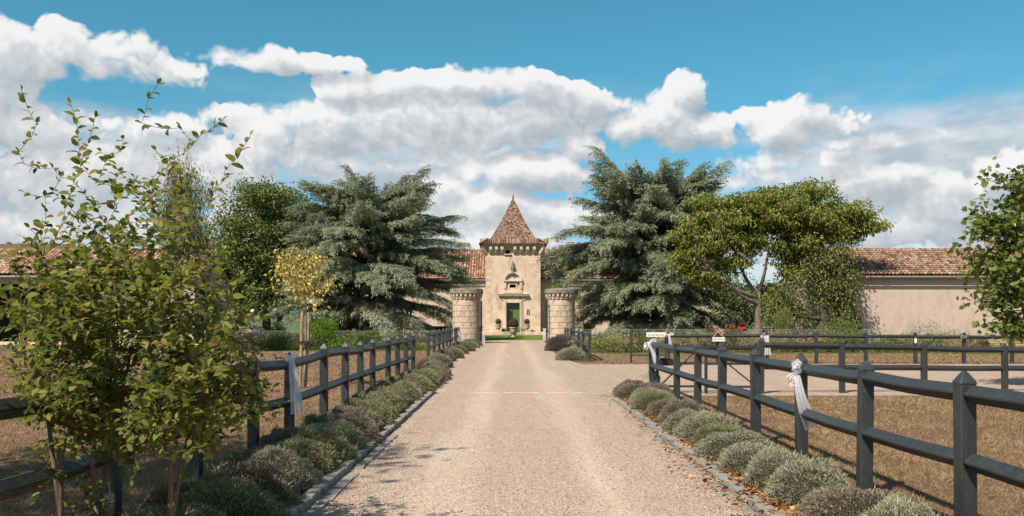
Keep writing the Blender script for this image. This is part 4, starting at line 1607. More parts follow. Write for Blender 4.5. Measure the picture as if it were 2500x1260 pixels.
d = 34.5
a, b = at(1578, 811.5, d), at(1628, 822.5, d)
sg = empty('deliveries_sign', ((a.x + b.x) / 2, d, b.z), 0, 'cream arrow board lettered Livraisons on the far gate', 'sign')
mb = MB()
zc, hh = (a.z + b.z) / 2, (a.z - b.z) / 2
pts = [(a.x, -hh), (b.x - .06, -hh), (b.x, 0), (b.x - .06, hh), (a.x, hh)]
mb.add([(x, d - .03, zc + z) for x, z in pts] + [(x, d, zc + z) for x, z in pts], [(0, 1, 2, 3, 4), (9, 8, 7, 6, 5)] + [(i, 5 + i, 5 + (i + 1) % 5, (i + 1) % 5) for i in range(5)])
mb.build('board', M_SIGN, sg)
lettering('Livraisons', .135, (a.x + .06, d - .034, zc - .01), sg, M_INK, .25, 1.28, 'LEFT')
a, b = at(1739, 823.5, 34.4), at(1770, 833.5, 34.4)
sg = empty('parking_sign', ((a.x + b.x) / 2, 34.4, b.z), 0, 'small white board lettered PARKING THIS WAY hung on strings', 'sign')
mb = MB()
mb.box(((a.x + b.x) / 2, 34.42, (a.z + b.z) / 2), (b.x - a.x, .02, a.z - b.z))
mb.build('board', M_SIGN, sg)
lettering('PARKING THIS WAY \u2192', .072, ((a.x + b.x) / 2, 34.406, (a.z + b.z) / 2), sg, M_INK)
mb = MB()
top = at(1752, 806, 34.5)
for x in (a.x + .04, b.x - .04):
    mb.tube([(x, 34.42, a.z), (top.x, 34.5, 1.235)], .006, 5)
mb.build('string', M_SIGN, sg)
a, b = at(2347, 819.5, 34.45), at(2361, 827, 34.45)
sg = empty('parking_arrow', ((a.x + b.x) / 2, 34.45, b.z), 0, 'dark arrow plate lettered PARKING on the far fence post', 'sign')
mb = MB()
zc, hh = (a.z + b.z) / 2, (a.z - b.z) / 2
pts = [(a.x, -hh), (b.x - .04, -hh), (b.x - .04, -hh * 1.5), (b.x + .03, 0), (b.x - .04, hh * 1.5), (b.x - .04, hh), (a.x, hh)]
mb.add([(x, 34.43, zc + z) for x, z in pts] + [(x, 34.46, zc + z) for x, z in pts], [tuple(range(7)), tuple(range(13, 6, -1))] + [(i, 7 + i, 7 + (i + 1) % 7, (i + 1) % 7) for i in range(7)])
mb.build('plate', M_IRON, sg)
mb = MB()
mb.add([(x * 1.0 + (.008 if x > (a.x + b.x) / 2 else -.008), 34.445, zc + z * 1.12) for x, z in pts] + [(x + (.008 if x > (a.x + b.x) / 2 else -.008), 34.455, zc + z * 1.12) for x, z in pts],
       [tuple(range(7)), tuple(range(13, 6, -1))] + [(i, 7 + i, 7 + (i + 1) % 7, (i + 1) % 7) for i in range(7)])
mb.build('border', M_SIGN, sg)
lettering('PARKING', .048, ((a.x + b.x) / 2 - .005, 34.427, zc), sg, M_SIGN)
for px, lab in ((2237, 'white plastic tag on the far fence post between tall grass and box'), (1876, 'white plastic tag beside the bow with a wide skirt')):
    a = at(px, 832, 34.45)
    mb = MB()
    pts = []
    for i in range(12):
        th = 2 * math.pi * i / 12
        pts.append((a.x + .045 * math.copysign(abs(math.cos(th)) ** .6, math.cos(th)), a.z + .10 * math.copysign(abs(math.sin(th)) ** .6, math.sin(th))))
    mb.add([(x, 34.50, z) for x, z in pts] + [(x, 34.53, z) for x, z in pts], [tuple(range(12)), tuple(range(23, 11, -1))] + [(i, 12 + i, 12 + (i + 1) % 12, (i + 1) % 12) for i in range(12)])
    tag(mb.build('reflector_tag', M_SIGN), lab, 'tag')

# ------------------------------------------------------------------ chain-link fences
M_WIRE = plain_material('galvanised_wire', (0.36, 0.36, 0.34), 0.5, 0.4, 0.1, 5, 0.0)


def chain_link(label, x0, x1, y, h, cell=.115):
    c = empty('chain_link_fence', ((x0 + x1) / 2, y, 0), 0, label, 'fence', 'chain-link garden fences')
    n = int((x1 - x0) / cell)
    rows = int(h / cell)
    mb = MB()
    w = .0042
    for s in (1, -1):
        for i in range(-rows, n + 1):
            xa, xb = x0 + i * cell, x0 + (i + rows) * cell
            za, zb = (.03, .03 + rows * cell) if s == 1 else (.03 + rows * cell, .03)
            if xa < x0:
                f_ = (x0 - xa) / (xb - xa)
                za, xa = za + (zb - za) * f_, x0
            if xb > x1:
                f_ = (x1 - xa) / (xb - xa)
                zb, xb = za + (zb - za) * f_, x1
            if xb - xa < .02:
                continue
            mb.tube([(xa, y + s * .003, za), (xb, y + s * .003, zb)], w, 3, cap=False)
    mb.build('wire_mesh', M_WIRE, c)
    mb = MB()
    for z in (.04, .03 + rows * cell):
        mb.tube([(x0, y, z), (x1, y, z)], .008, 4)
    mb.build('tension_wire', M_WIRE, c)
    k = max(2, int((x1 - x0) / 2.6))
    me = None
    for i in range(k + 1):
        x = x0 + (x1 - x0) * i / k
        if me is None:
            m_ = MB()
            m_.tube([(0, 0, -.2), (0, 0, h + .06)], .022, 6)
            o = m_.build('post', M_WIRE, c)
            me = o.data
        else:
            o = mesh_obj('post', me, c)
        o.location = (x, y + .03, 0)


chain_link('grey chain-link fence behind the rounded bushes', xat(500, 53.6), xat(1106, 53.6), 53.6, 1.14)
chain_link('grey chain-link fence behind the rose border', xat(1408, 50.5), xat(2360, 50.5), 50.5, 1.16)

# ------------------------------------------------------------------ trees
def bark(name, a, b):
    m, nt, out = new_mat(name)
    g = nt.nodes.new('ShaderNodeNewGeometry')
    n = noise(nt, vmth(nt, 'MULTIPLY', g.outputs['Position'], (1, 1, .25)), 9.0, 5, 0.65)
    c = mixcol(nt, maprange(nt, n, .3, .7), (*a, 1), (*b, 1))
    nt.links.new(bsdf(nt, c, .9, .15, bump(nt, n, .8, .03)), out.inputs[0])
    return m


M_BARK = bark('dark_bark', (0.05, 0.04, 0.03), (0.13, 0.105, 0.08))
M_PALEBARK = bark('pale_bark', (0.17, 0.13, 0.095), (0.33, 0.27, 0.20))
M_MIDBARK = bark('brown_bark', (0.09, 0.07, 0.05), (0.22, 0.175, 0.13))
M_TWIG = bark('hornbeam_bark', (0.075, 0.05, 0.033), (0.20, 0.145, 0.10))


def branches(mb, trunk, trunk_r, ends, r_min, sides=5, up=0.25, step=3, shrink=.62, extra=()):
    """grow branches from the trunk line to each end, each leaving from the nearest wood that lies lower; returns the paths"""
    nodes = [Vector(p) for p in trunk]
    rads = list(trunk_r)
    mb.tube(trunk, trunk_r, 9)
    for p_, r_ in extra:
        nodes.insert(0, Vector(p_))
        rads.insert(0, r_)
    paths = []
    A = np.array([tuple(p) for p in nodes])
    c0 = nodes[-1]
    for e_ in sorted(ends, key=lambda q: (Vector(q) - c0).length):
        e_ = Vector(e_)
        dd = A - np.array(e_)
        dist = np.sqrt((dd ** 2).sum(1)) + np.where(dd[:, 2] > -0.02, 0.8, 0) * np.abs(dd).sum(1)
        k = int(dist.argmin())
        s, r = Vector(A[k]), rads[k]
        v = e_ - s
        L = v.length
        if L < 1e-4:
            continue
        m = s + v * .5 + Vector((0, 0, -up * L * .25)) + Vector((random.uniform(-1, 1), random.uniform(-1, 1), random.uniform(-.5, .5))) * L * .06
        pts = [s, s.lerp(m, .5) + v * .02, m, m.lerp(e_, .55), e_]
        pts = curve([s, m, e_], 2 * step)
        r0 = max(r * shrink, r_min)
        rr_ = [r0 + (r_min - r0) * (i / (len(pts) - 1)) ** .8 for i in range(len(pts))]
        mb.tube(pts, rr_, sides, cap=False)
        paths.append(pts)
        new = np.array([tuple(p) for p in pts[1:]])
        A = np.concatenate([A, new])
        rads += rr_[1:]
    return paths


def lobe_points(lobes, d, n, depth=1.0, flat=1.0, fill=.5):
    """n points inside ellipsoids given in photo pixels at distance d"""
    s = d / F
    w = np.array([l[2] * l[3] for l in lobes], float)
    idx = rng.choice(len(lobes), n, p=w / w.sum())
    out = []
    for i in idx:
        l = lobes[i]
        c = at(l[0], l[1], d)
        u = rand_unit(1)[0] * rng.random() ** fill
        dy = l[4] if len(l) > 4 else 0.0
        out.append((c.x + u[0] * l[2] * s, c.y + dy + u[1] * l[2] * s * depth, c.z + u[2] * l[3] * s * flat))
    return np.array(out)


def clump_leaves(C, per, rad, flat, L, W, droop=0.0, up=0.6):
    n = len(C) * per
    off = rng.normal(size=(n, 3)) * rad * .5
    off[:, 2] *= flat
    P = np.repeat(C, per, 0) + off
    D = norm(off * np.array([1, 1, .4]) / rad + rng.normal(size=(n, 3)) * .55 + np.array([0, 0, -droop]))
    N = norm(rng.normal(size=(n, 3)) * .6 + np.array([0, 0, up]))
    return P, D, N, L * rng.uniform(.7, 1.25, n), W * rng.uniform(.75, 1.2, n)


def broadleaf(label, base, d, lobes, clumps, per, rad, flat, L, W, mat, name='broadleaf_tree', cat='tree', shape='fold', trunk_top=None, trunk_r=.3, bark_m=None,
              depth=1.0, droop=.2, lean=0.0, fill=.5, limbs=40, group=None, trunk=True, single=0, m_single=None, zflat=1.0, up=.6, twig=.02, main=()):
    b = at(base[0], base[1], d)
    z0 = gz(b.x, d)
    t = empty(name, (b.x, d, z0), 0, label, cat, group)
    C = lobe_points(lobes, d, clumps, depth, zflat, fill)
    C = C[C[:, 2] > z0 + .2]
    if trunk:
        mb = MB()
        tt = at(*trunk_top, d)
        pts = curve([(b.x, d, z0 - .2), (b.x + (tt.x - b.x) * .3 + lean, d + .1, z0 + (tt.z - z0) * .5), (tt.x, d, tt.z)], 8)
        rr_ = [trunk_r * (1.35 if i == 0 else 1) * (1 - .45 * i / 8) for i in range(9)]
        ends = C[rng.choice(len(C), min(limbs, len(C)), replace=False)]
        pre = []
        for (px, py) in main:
            e_ = at(px, py, d + rng.uniform(-2, 2))
            st_ = pts[rng.integers(5, 9)]
            pre.append(curve([st_, st_.lerp(e_, .5) + Vector((0, 0, -.12 * (e_ - st_).length)), e_], 8))
            mb.tube(pre[-1], [trunk_r * (.5 - .4 * i / 8) for i in range(9)], 6, cap=False)
        xs_ = [p for q in pre for p in q[2:]]
        branches(mb, pts, rr_, [tuple(e) for e in ends], twig, extra=[(p, trunk_r * .22) for p in xs_])
        mb.build('trunk', bark_m or M_BARK, t, smooth=True)
    P, D, N, LL, WW = clump_leaves(C, per, rad, flat, L, W, droop, up)
    ok = P[:, 2] > z0 + .05
    leaves(t, P[ok], D[ok], N[ok], LL[ok], WW[ok], mat, shape, single, m_single)
    return t


def leaves(parent, P, D, N, L, W, mat, shape, single=0, m_single=None, name='crown'):
    n = len(P)
    if single:
        dist = np.linalg.norm(P - np.array([0, 0, CAMZ]), axis=1)
        u = (P[:, 0] / P[:, 1])
        inframe = (np.abs(u) < .565) & (np.abs(P[:, 2] - CAMZ) / P[:, 1] < .4)
        size = np.where(inframe, L / dist, 0)
        order = np.argsort(-size)
        S_, rest = order[:single], order[single:]
        T, Fc = LEAF[shape]
        wl = float((W / L).mean())
        me = bpy.data.meshes.new('leaf')
        tv = T * np.array([1, wl, 1])
        me = np_mesh('leaf', tv, Fc, m_single, None, T[:, :2])
        for i in S_:
            dv = Vector(D[i]).normalized()
            s = dv.cross(Vector(N[i])).normalized()
            n2 = s.cross(dv)
            o = bpy.data.objects.new('leaf', me)
            link(o, parent)
            o.matrix_basis = Matrix.Translation(P[i]) @ (Matrix((dv, s, n2)).transposed() * 1.0).to_4x4() @ Matrix.Scale(L[i], 4)
        P, D, N, L, W = P[rest], D[rest], N[rest], L[rest], W[rest]
    me = leaf_mesh(name, P, D, N, L, W, mat, shape)
    o = mesh_obj(name, me, parent)
    if single:
        tag(o, kind='stuff')
    return o


# ---------------- cedars
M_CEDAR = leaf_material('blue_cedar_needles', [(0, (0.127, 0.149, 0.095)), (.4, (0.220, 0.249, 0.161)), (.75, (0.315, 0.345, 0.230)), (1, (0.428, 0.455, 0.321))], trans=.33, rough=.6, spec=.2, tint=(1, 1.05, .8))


def cedar(label, trunk_px, d, tips, table, n_fill, seed, top_py, lean_px=0):
    rr = random.Random(seed)
    s = d / F
    b = at(trunk_px, 806, d)
    z0 = gz(b.x, d)
    t = empty('cedar_tree', (b.x, d, z0), 0, label, 'tree', 'blue cedars flanking the manor')
    zz = [CAMZ - (r_[0] - HZ) * s for r_ in table][::-1]
    Lx = [r_[1] * s for r_ in table][::-1]
    Rx = [r_[2] * s for r_ in table][::-1]
    order = np.argsort(zz)
    zz, Lx, Rx = np.array(zz)[order], np.array(Lx)[order], np.array(Rx)[order]
    ztop = CAMZ - (top_py - HZ) * s
    H = ztop - z0
    mb = MB()
    tr = curve([(b.x, d, z0 - .3), (b.x + .05, d, z0 + 1.2), (b.x + .25, d + .1, z0 + H * .45), (b.x + lean_px * s, d, z0 + H * .92)], 14)
    mb.tube(tr, [.62 * (1 - .93 * (i / 14) ** .9) + (.25 if i == 0 else 0) for i in range(15)], 9)

    def trunk_at(z):
        for p, q in zip(tr, tr[1:]):
            if p.z <= z <= q.z:
                return p.lerp(q, (z - p.z) / (q.z - p.z))
        return tr[-1].copy() if z > tr[-1].z else tr[0].copy()

    limbs = []
    for (px, py) in tips:
        lead = py < top_py + 60
        e_ = at(px + (0 if lead else 12 if px < trunk_px else -12), py + (10 if lead else 22), d)
        e_.y += rr.uniform(-2.2, 2.2)
        h = e_.z - z0
        frac = h / H
        if frac > .80:
            st = trunk_at(e_.z - rr.uniform(2.2, 3.8))
            arch = -.06
        elif frac > .45:
            st = trunk_at(e_.z - rr.uniform(.6, 1.6))
            arch = .05
        else:
            st = trunk_at(max(z0 + 1.3, e_.z - rr.uniform(-.8, .9)))
            arch = .16
        limbs.append((st, e_, arch))
    for i in range(n_fill):
        f_ = (i + rr.random()) / n_fill
        z = z0 + .9 + (H * .86 - .9) * f_ ** .95
        a = i * 2.39996 + rr.uniform(-.4, .4)
        l_, r_ = np.interp(z, zz, Lx), np.interp(z, zz, Rx)
        ex = r_ if math.cos(a) > 0 else l_
        dp = (l_ + r_) / 2
        rad = abs(math.cos(a)) * ex + (1 - abs(math.cos(a))) * dp
        rad *= rr.choice((rr.uniform(.35, .7), rr.uniform(.75, 1.02), rr.uniform(.85, 1.05)))
        st = trunk_at(z + rr.uniform(-1.0, .2) * (1 - f_))
        e_ = Vector((b.x + math.cos(a) * rad, d + math.sin(a) * rad, z + (.7 * rad * (f_ ** 3) - rr.uniform(.05, .42) * rad * (1 - f_))))
        e_.z = min(max(e_.z, z0 + .5), ztop - 1.3)
        limbs.append((st, e_, .13 if f_ < .7 else 0.0))
    P, D, Nn, Ls, Vr = [], [], [], [], []
    for (st, e_, arch) in limbs:
        vl = rr.gauss(.45, .13)
        v = e_ - st
        L = v.length
        if L < .4:
            continue
        hz_ = Vector((v.x, v.y, 0))
        if hz_.length < .05:
            hz_ = Vector((1, 0, 0))
        hz_.normalize()
        n = 9
        pts = []
        for i in range(n + 1):
            u = i / n
            p = st + v * u + Vector((0, 0, arch * L * 4 * u * (1 - u) * (1 if u < .5 else .9)))
            p.z -= .05 * L * max(0, u - .8) * 5 * (.6 if arch > 0 else -.3)
            pts.append(p)
        r0 = min(.16, .025 + L * .014)
        mb.tube(pts, [r0 * (1 - .9 * i / n) for i in range(n + 1)], 4, cap=False)
        nsub = int(10 + L * 5.5)
        lat = hz_.cross(Vector((0, 0, 1)))
        for j in range(nsub):
            u = .14 + .86 * (j + rr.random()) / nsub
            q = pts[min(int(u * n), n - 1)].lerp(pts[min(int(u * n) + 1, n)], u * n - int(u * n))
            sg_ = 1 if j % 2 else -1
            ang = sg_ * R(rr.uniform(25, 68)) * (1.05 - .5 * u)
            dr = Matrix.Rotation(ang, 3, 'Z') @ hz_
            dr = (dr + Vector((0, 0, rr.uniform(-.10, .12) + v.z / L * .65))).normalized()
            l = min(2.7, .46 * L) * (1.10 - .70 * u) * rr.uniform(.5, 1.15) + .22
            m = max(4, int(l / .085))
            sag = rr.uniform(.10, .34)
            for k in range(m):
                f2 = (k + .5) / m
                pos = q + dr * (l * f2) + Vector((0, 0, -sag * l * f2 * f2))
                for c in range(5):
                    sd = rr.gauss(0, .13 * (1.15 - f2 * .7))
                    pr = pos + lat * sd + hz_ * rr.gauss(0, .06)
                    hang = rr.random() ** 2 * .38 if c > 1 else 0.0
                    P.append((pr.x, pr.y, pr.z - abs(sd) * .3 - hang + rr.gauss(0, .03)))
                    w = Vector((rr.gauss(0, .45), rr.gauss(0, .45), rr.gauss(0, .22) - (.62 if c > 1 else .10)))
                    D.append(tuple(dr * .8 + w))
                    Nn.append((rr.gauss(0, .45) + dr.x * (.7 if c > 1 else 0), rr.gauss(0, .45) + dr.y * (.7 if c > 1 else 0), .8))
                    Ls.append(rr.uniform(.13, .29))
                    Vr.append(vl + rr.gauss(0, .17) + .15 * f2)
    P, D = np.array(P), np.array(D)
    n = len(P)
    N = norm(np.array(Nn))
    mb.build('trunk', M_BARK, t, smooth=True)
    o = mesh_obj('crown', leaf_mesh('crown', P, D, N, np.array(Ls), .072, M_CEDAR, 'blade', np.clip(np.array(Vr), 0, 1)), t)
    return n


nl = cedar('spreading blue cedar with several leaning tops, behind the yellow sapling', 868, 75.0,
           [(712, 525), (728, 478), (772, 443), (800, 452), (858, 403), (880, 425), (935, 432), (985, 415), (1022, 404), (1040, 452), (1060, 500), (1105, 535), (1132, 568), (1126, 622), (1147, 660),
            (1142, 700), (1110, 745), (672, 738), (690, 690), (718, 560), (830, 752), (790, 772), (1060, 600), (960, 760), (1040, 690), (1135, 598), (1118, 578), (1140, 640), (1128, 682), (1098, 640), (1085, 605), (1120, 655)],
           [(800, 90, 230), (750, 175, 245), (690, 160, 268), (650, 155, 262), (600, 155, 255), (560, 148, 240), (520, 140, 195), (480, 125, 170), (440, 90, 150), (405, 20, 60)], 105, 3, 415, 1.6 * 29)
nr = cedar('tall blue cedar with a bent-over top, beside the catalpa', 1600, 72.0,
           [(1462, 364), (1456, 398), (1452, 440), (1475, 470), (1500, 385), (1612, 378), (1648, 392), (1700, 402), (1742, 404), (1738, 440), (1745, 468), (1425, 508), (1408, 536), (1402, 580), (1335, 600), (1346, 632),
            (1372, 664), (1416, 735), (1422, 772), (1768, 775), (1752, 705), (1740, 645), (1500, 770), (1690, 780), (1560, 730), (1340, 612), (1358, 642), (1382, 618), (1402, 650), (1392, 690), (1420, 620), (1370, 605)],
           [(800, 180, 165), (750, 190, 172), (700, 195, 165), (650, 235, 158), (600, 255, 150), (550, 200, 142), (500, 182, 132), (450, 150, 142), (410, 130, 135), (370, 60, 30)], 105, 8, 385, -10)

# ---------------- broadleaved trees
M_LINDEN = leaf_material('dark_maple_leaves', [(0, (0.065, 0.095, 0.021)), (.5, (0.129, 0.176, 0.045)), (.8, (0.206, 0.245, 0.083)), (1, (0.258, 0.199, 0.083))], trans=.3)
broadleaf('big dark broadleaved tree standing between the barn and the cedar', (650, 800), 82.0,
          [(640, 490, 85, 48), (595, 560, 66, 60), (700, 520, 70, 60), (650, 590, 95, 70), (600, 660, 62, 70), (690, 660, 80, 80), (640, 730, 90, 40), (735, 560, 40, 60)],
          330, 120, 1.05, .75, .27, .19, M_LINDEN, trunk_top=(655, 560), trunk_r=.42, limbs=60, fill=.42)
M_FAR = leaf_material('far_leaves', [(0, (0.045, 0.068, 0.021)), (.6, (0.112, 0.158, 0.045)), (1, (0.180, 0.210, 0.075))], trans=.25)
broadleaf('low dark tree behind the barn gable', (520, 800), 100.0, [(510, 640, 45, 60), (545, 690, 40, 80), (490, 610, 35, 30), (560, 740, 40, 40)], 110, 80, 1.2, .8, .32, .22, M_FAR, trunk_top=(525, 680), trunk_r=.3, limbs=20)
broadleaf('second dark trunked tree under the broadleaved crown', (587, 800), 90.0, [(585, 700, 50, 60), (560, 640, 40, 50)], 80, 80, 1.2, .8, .3, .2, M_LINDEN, trunk_top=(588, 690), trunk_r=.33, limbs=20)
broadleaf('third dark trunked tree beside the black planter', (682, 800), 92.0, [(690, 700, 55, 60), (720, 650, 45, 50)], 80, 80, 1.2, .8, .3, .2, M_LINDEN, trunk_top=(684, 690), trunk_r=.36, limbs=20)
M_CAT = leaf_material('catalpa_leaves', [(0, (0.073, 0.105, 0.013)), (.4, (0.146, 0.181, 0.028)), (.75, (0.244, 0.266, 0.056)), (1, (0.366, 0.350, 0.114))], trans=.35)
broadleaf('broad umbrella-crowned tree with drooping yellow-green leaves', (1848, 800), 60.0,
          [(1760, 490, 85, 26), (1870, 490, 110, 32), (1960, 465, 90, 26), (2010, 500, 100, 30), (2085, 520, 70, 24), (2140, 548, 34, 14), (1730, 545, 70, 26), (1690, 575, 46, 22), (1820, 545, 110, 28),
           (1930, 540, 120, 32), (2040, 570, 70, 26), (1670, 630, 34, 18), (1720, 610, 60, 26), (1820, 600, 80, 26), (1960, 600, 90, 36), (1720, 680, 44, 24), (1860, 520, 150, 40), (1990, 540, 110, 40), (1760, 580, 90, 36), (1690, 655, 40, 22), (2000, 640, 60, 36), (1780, 640, 60, 24), (1930, 655, 60, 28), (2095, 560, 50, 26), (1890, 720, 40, 26)],
          760, 80, .60, .5, .25, .105, M_CAT, 'catalpa_tree', trunk_top=(1852, 715), trunk_r=.34, bark_m=M_MIDBARK, droop=.95, limbs=150, depth=.9, lean=.1, fill=.6, up=.3, main=[(1690, 610), (1775, 560), (1880, 590), (1990, 570), (1940, 650), (1760, 660), (2060, 560)])
M_IVY = leaf_material('ivy_leaves', [(0, (0.043, 0.065, 0.015)), (.5, (0.105, 0.129, 0.032)), (.8, (0.184, 0.199, 0.052)), (1, (0.295, 0.234, 0.105))], trans=.2)
broadleaf('overgrown tree draped in ivy against the outbuilding corner', (2010, 805), 58.5,
          [(2005, 635, 56, 26), (2045, 690, 26, 60), (1972, 690, 22, 56), (1925, 725, 34, 44), (2072, 745, 22, 56), (2010, 690, 22, 70), (1950, 780, 40, 24), (2040, 785, 40, 22), (2085, 690, 14, 40), (1900, 770, 30, 30), (2062, 622, 30, 16)],
          200, 60, .55, 1.5, .20, .09, M_IVY, 'ivy_clad_tree', trunk_top=(2005, 650), trunk_r=.45, droop=1.3, limbs=50, up=.2)
broadleaf('dense dark shrubbery tree under the catalpa', (1800, 805), 70.0, [(1800, 740, 70, 56), (1770, 700, 50, 44), (1840, 770, 70, 34), (1890, 740, 50, 50)], 130, 70, .8, .8, .2, .13, M_FAR, trunk_top=(1805, 720), trunk_r=.2, limbs=20)
M_EUC = leaf_material('hanging_leaves', [(0, (0.091, 0.111, 0.039)), (.6, (0.182, 0.195, 0.078)), (1, (0.286, 0.273, 0.130))], trans=.3)
broadleaf('slender weeping tree with narrow leaves before the barn roof', (425, 858), 46.0, [(440, 430, 34, 40), (465, 490, 46, 50), (450, 560, 52, 50), (480, 590, 34, 40), (420, 510, 30, 50)],
          130, 55, .55, 1.6, .24, .03, M_EUC, 'weeping_tree', trunk_top=(428, 470), trunk_r=.09, droop=1.9, limbs=40, up=.1, bark_m=M_PALEBARK)
M_PLANE_A = leaf_material('maple_leaves', [(0, (0.062, 0.094, 0.015)), (.5, (0.125, 0.169, 0.031)), (.85, (0.212, 0.237, 0.062)), (1, (0.299, 0.249, 0.113))], trans=.4)
M_PLANE_O = leaf_material('maple_leaf', [(0, (0.062, 0.094, 0.015)), (.5, (0.125, 0.169, 0.031)), (.85, (0.212, 0.237, 0.062)), (1, (0.299, 0.249, 0.113))], 'obj', trans=.4)
broadleaf('young maple with lobed bright leaves overhanging the outbuilding roof', (2590, 960), 22.0,
          [(2486, 490, 30, 56), (2438, 545, 44, 34), (2470, 570, 60, 60), (2400, 630, 34, 40), (2388, 560, 16, 20), (2440, 650, 60, 50), (2412, 712, 30, 18), (2470, 720, 50, 50), (2480, 790, 36, 40), (2570, 520, 80, 110), (2590, 680, 90, 120), (2500, 430, 24, 30), (2392, 500, 10, 30), (2430, 455, 12, 26), (2366, 600, 14, 12), (2372, 720, 20, 10), (2408, 790, 16, 14)],
          230, 24, .34, .9, .13, .135, M_PLANE_A, 'maple_tree', shape='maple', trunk_top=(2575, 600), trunk_r=.10, droop=.35, limbs=110, single=300, m_single=M_PLANE_O, bark_m=M_PALEBARK, fill=.75, twig=.006)

# young yellowing sapling, staked
M_YEL_A = leaf_material('yellowed_leaves', [(0, (0.335, 0.298, 0.081)), (.5, (0.541, 0.447, 0.149)), (1, (0.696, 0.571, 0.253))], trans=.35, tint=(1.1, 1.05, .6))
M_YEL_O = leaf_material('yellowed_leaf', [(0, (0.335, 0.298, 0.081)), (.5, (0.541, 0.447, 0.149)), (1, (0.696, 0.571, 0.253))], 'obj', trans=.35, tint=(1.1, 1.05, .6))
sap = broadleaf('young sapling with pale yellow leaves tied between two stakes', (744, 950), 21.9,
                [(705, 638, 24, 36), (772, 628, 14, 40), (742, 620, 12, 22), (740, 680, 44, 40), (676, 658, 22, 10), (798, 690, 16, 22), (735, 715, 20, 26), (765, 715, 26, 22), (690, 690, 16, 10), (752, 655, 20, 30)],
                100, 14, .21, 1.1, .105, .05, M_YEL_A, 'yellow_sapling', trunk_top=(745, 640), trunk_r=.03, droop=.6, limbs=70, single=300, m_single=M_YEL_O, bark_m=M_PALEBARK, twig=.004, fill=1.0)
mb = MB()
M_STAKE = bark('stake_wood', (0.22, 0.15, 0.09), (0.40, 0.29, 0.19))
for (pb, pt, yo_) in (((735, 950), (741, 760), -.12), ((742, 948), (753, 768), .12)):
    a_, b_ = at(*pb, 21.9), at(*pt, 21.9)
    mb = MB()
    mb.tube([(a_.x, 21.9 + yo_, -.15), (b_.x, 21.9 + yo_, b_.z)], .036, 8)
    mb.build('stake', M_STAKE, sap)
a_ = at(744, 836, 21.9)
mb = MB()
mb.box((a_.x, 21.9, a_.z), (.18, .34, .06))
mb.build('tie', M_IRON, sap)

# tree outside the picture to the left: its shade lies on the hornbeam bed
st = empty('shade_tree', (-9.6, 2.8, 0), 0, 'tall roadside tree shading the hornbeam bed', 'tree')
mb = MB()
C = np.array([(-9.0 + u[0] * 2.4, 3.2 + u[1] * 2.7, 9.0 + u[2] * 2.0) for u in rand_unit(120) * (rng.random((120, 1)) ** .5)])
branches(mb, curve([(-9.6, 2.8, -.2), (-9.5, 2.9, 3.5), (-9.1, 3.1, 7.5)], 8), [.24 - .014 * i for i in range(9)], [tuple(c) for c in C[:40]], .02)
mb.build('trunk', M_BARK, st, smooth=True)
P, D, N, LL, WW = clump_leaves(C, 46, .8, .8, .20, .14)
mesh_obj('crown', leaf_mesh('crown', P, D, N, LL, WW, M_FAR, 'fold'), st)

# ---------------- hornbeams in the bed, close to the camera
HORN = [(0, (0.06, 0.092, 0.014)), (.3, (0.14, 0.178, 0.028)), (.65, (0.25, 0.268, 0.054)), (.93, (0.39, 0.36, 0.115)), (.975, (0.28, 0.16, 0.052)), (1, (0.21, 0.09, 0.035))]
M_HORN_A = leaf_material('hornbeam_leaves', HORN, trans=.42, veins=True, rough=.42, spec=.45)
M_HORN_O = leaf_material('hornbeam_leaf', HORN, 'obj', trans=.42, veins=True, rough=.42, spec=.45)


def twig_leaves(paths, step, L, rr, start=.25):
    P, D, N, LL = [], [], [], []
    for pts in paths:
        acc = 0.0
        side = rr.choice((-1, 1))
        total = sum((b - a).length for a, b in zip(pts, pts[1:]))
        run = 0.0
        nxt = total * start * rr.uniform(.5, 1.0)
        for a, b in zip(pts, pts[1:]):
            l = (b - a).length
            while nxt <= run + l and l > 1e-6:
                p = a.lerp(b, (nxt - run) / l)
                t = (b - a).normalized()
                h = t.cross(Vector((0, 0, 1)))
                if h.length < .2:
                    h = Vector((rr.uniform(-1, 1), rr.uniform(-1, 1), 0))
                h.normalize()
                h = Quaternion(t, rr.uniform(-1.1, 1.1)) @ h
                dv = (t * .45 + h * side * .9 + Vector((rr.gauss(0, .22), rr.gauss(0, .22), rr.gauss(-.12, .22)))).normalized()
                k = .55 + .6 * min(1, (total - nxt) / .25) if total > .05 else 1
                P.append(tuple(p))
                D.append(tuple(dv))
                N.append((rr.gauss(-.35, .5), rr.gauss(-.40, .5), .9))
                LL.append(L * min(1.1, k) * rr.uniform(.6, 1.25))
                side = -side
                nxt += step * rr.uniform(.7, 1.3)
            run += l
        P.append(tuple(pts[-1]))
        D.append(tuple((pts[-1] - pts[-2]).normalized()))
        N.append((rr.gauss(0, .5), rr.gauss(0, .5), 1.0))
        LL.append(L * .55)
    return [np.array(q) for q in (P, D, N, LL)]


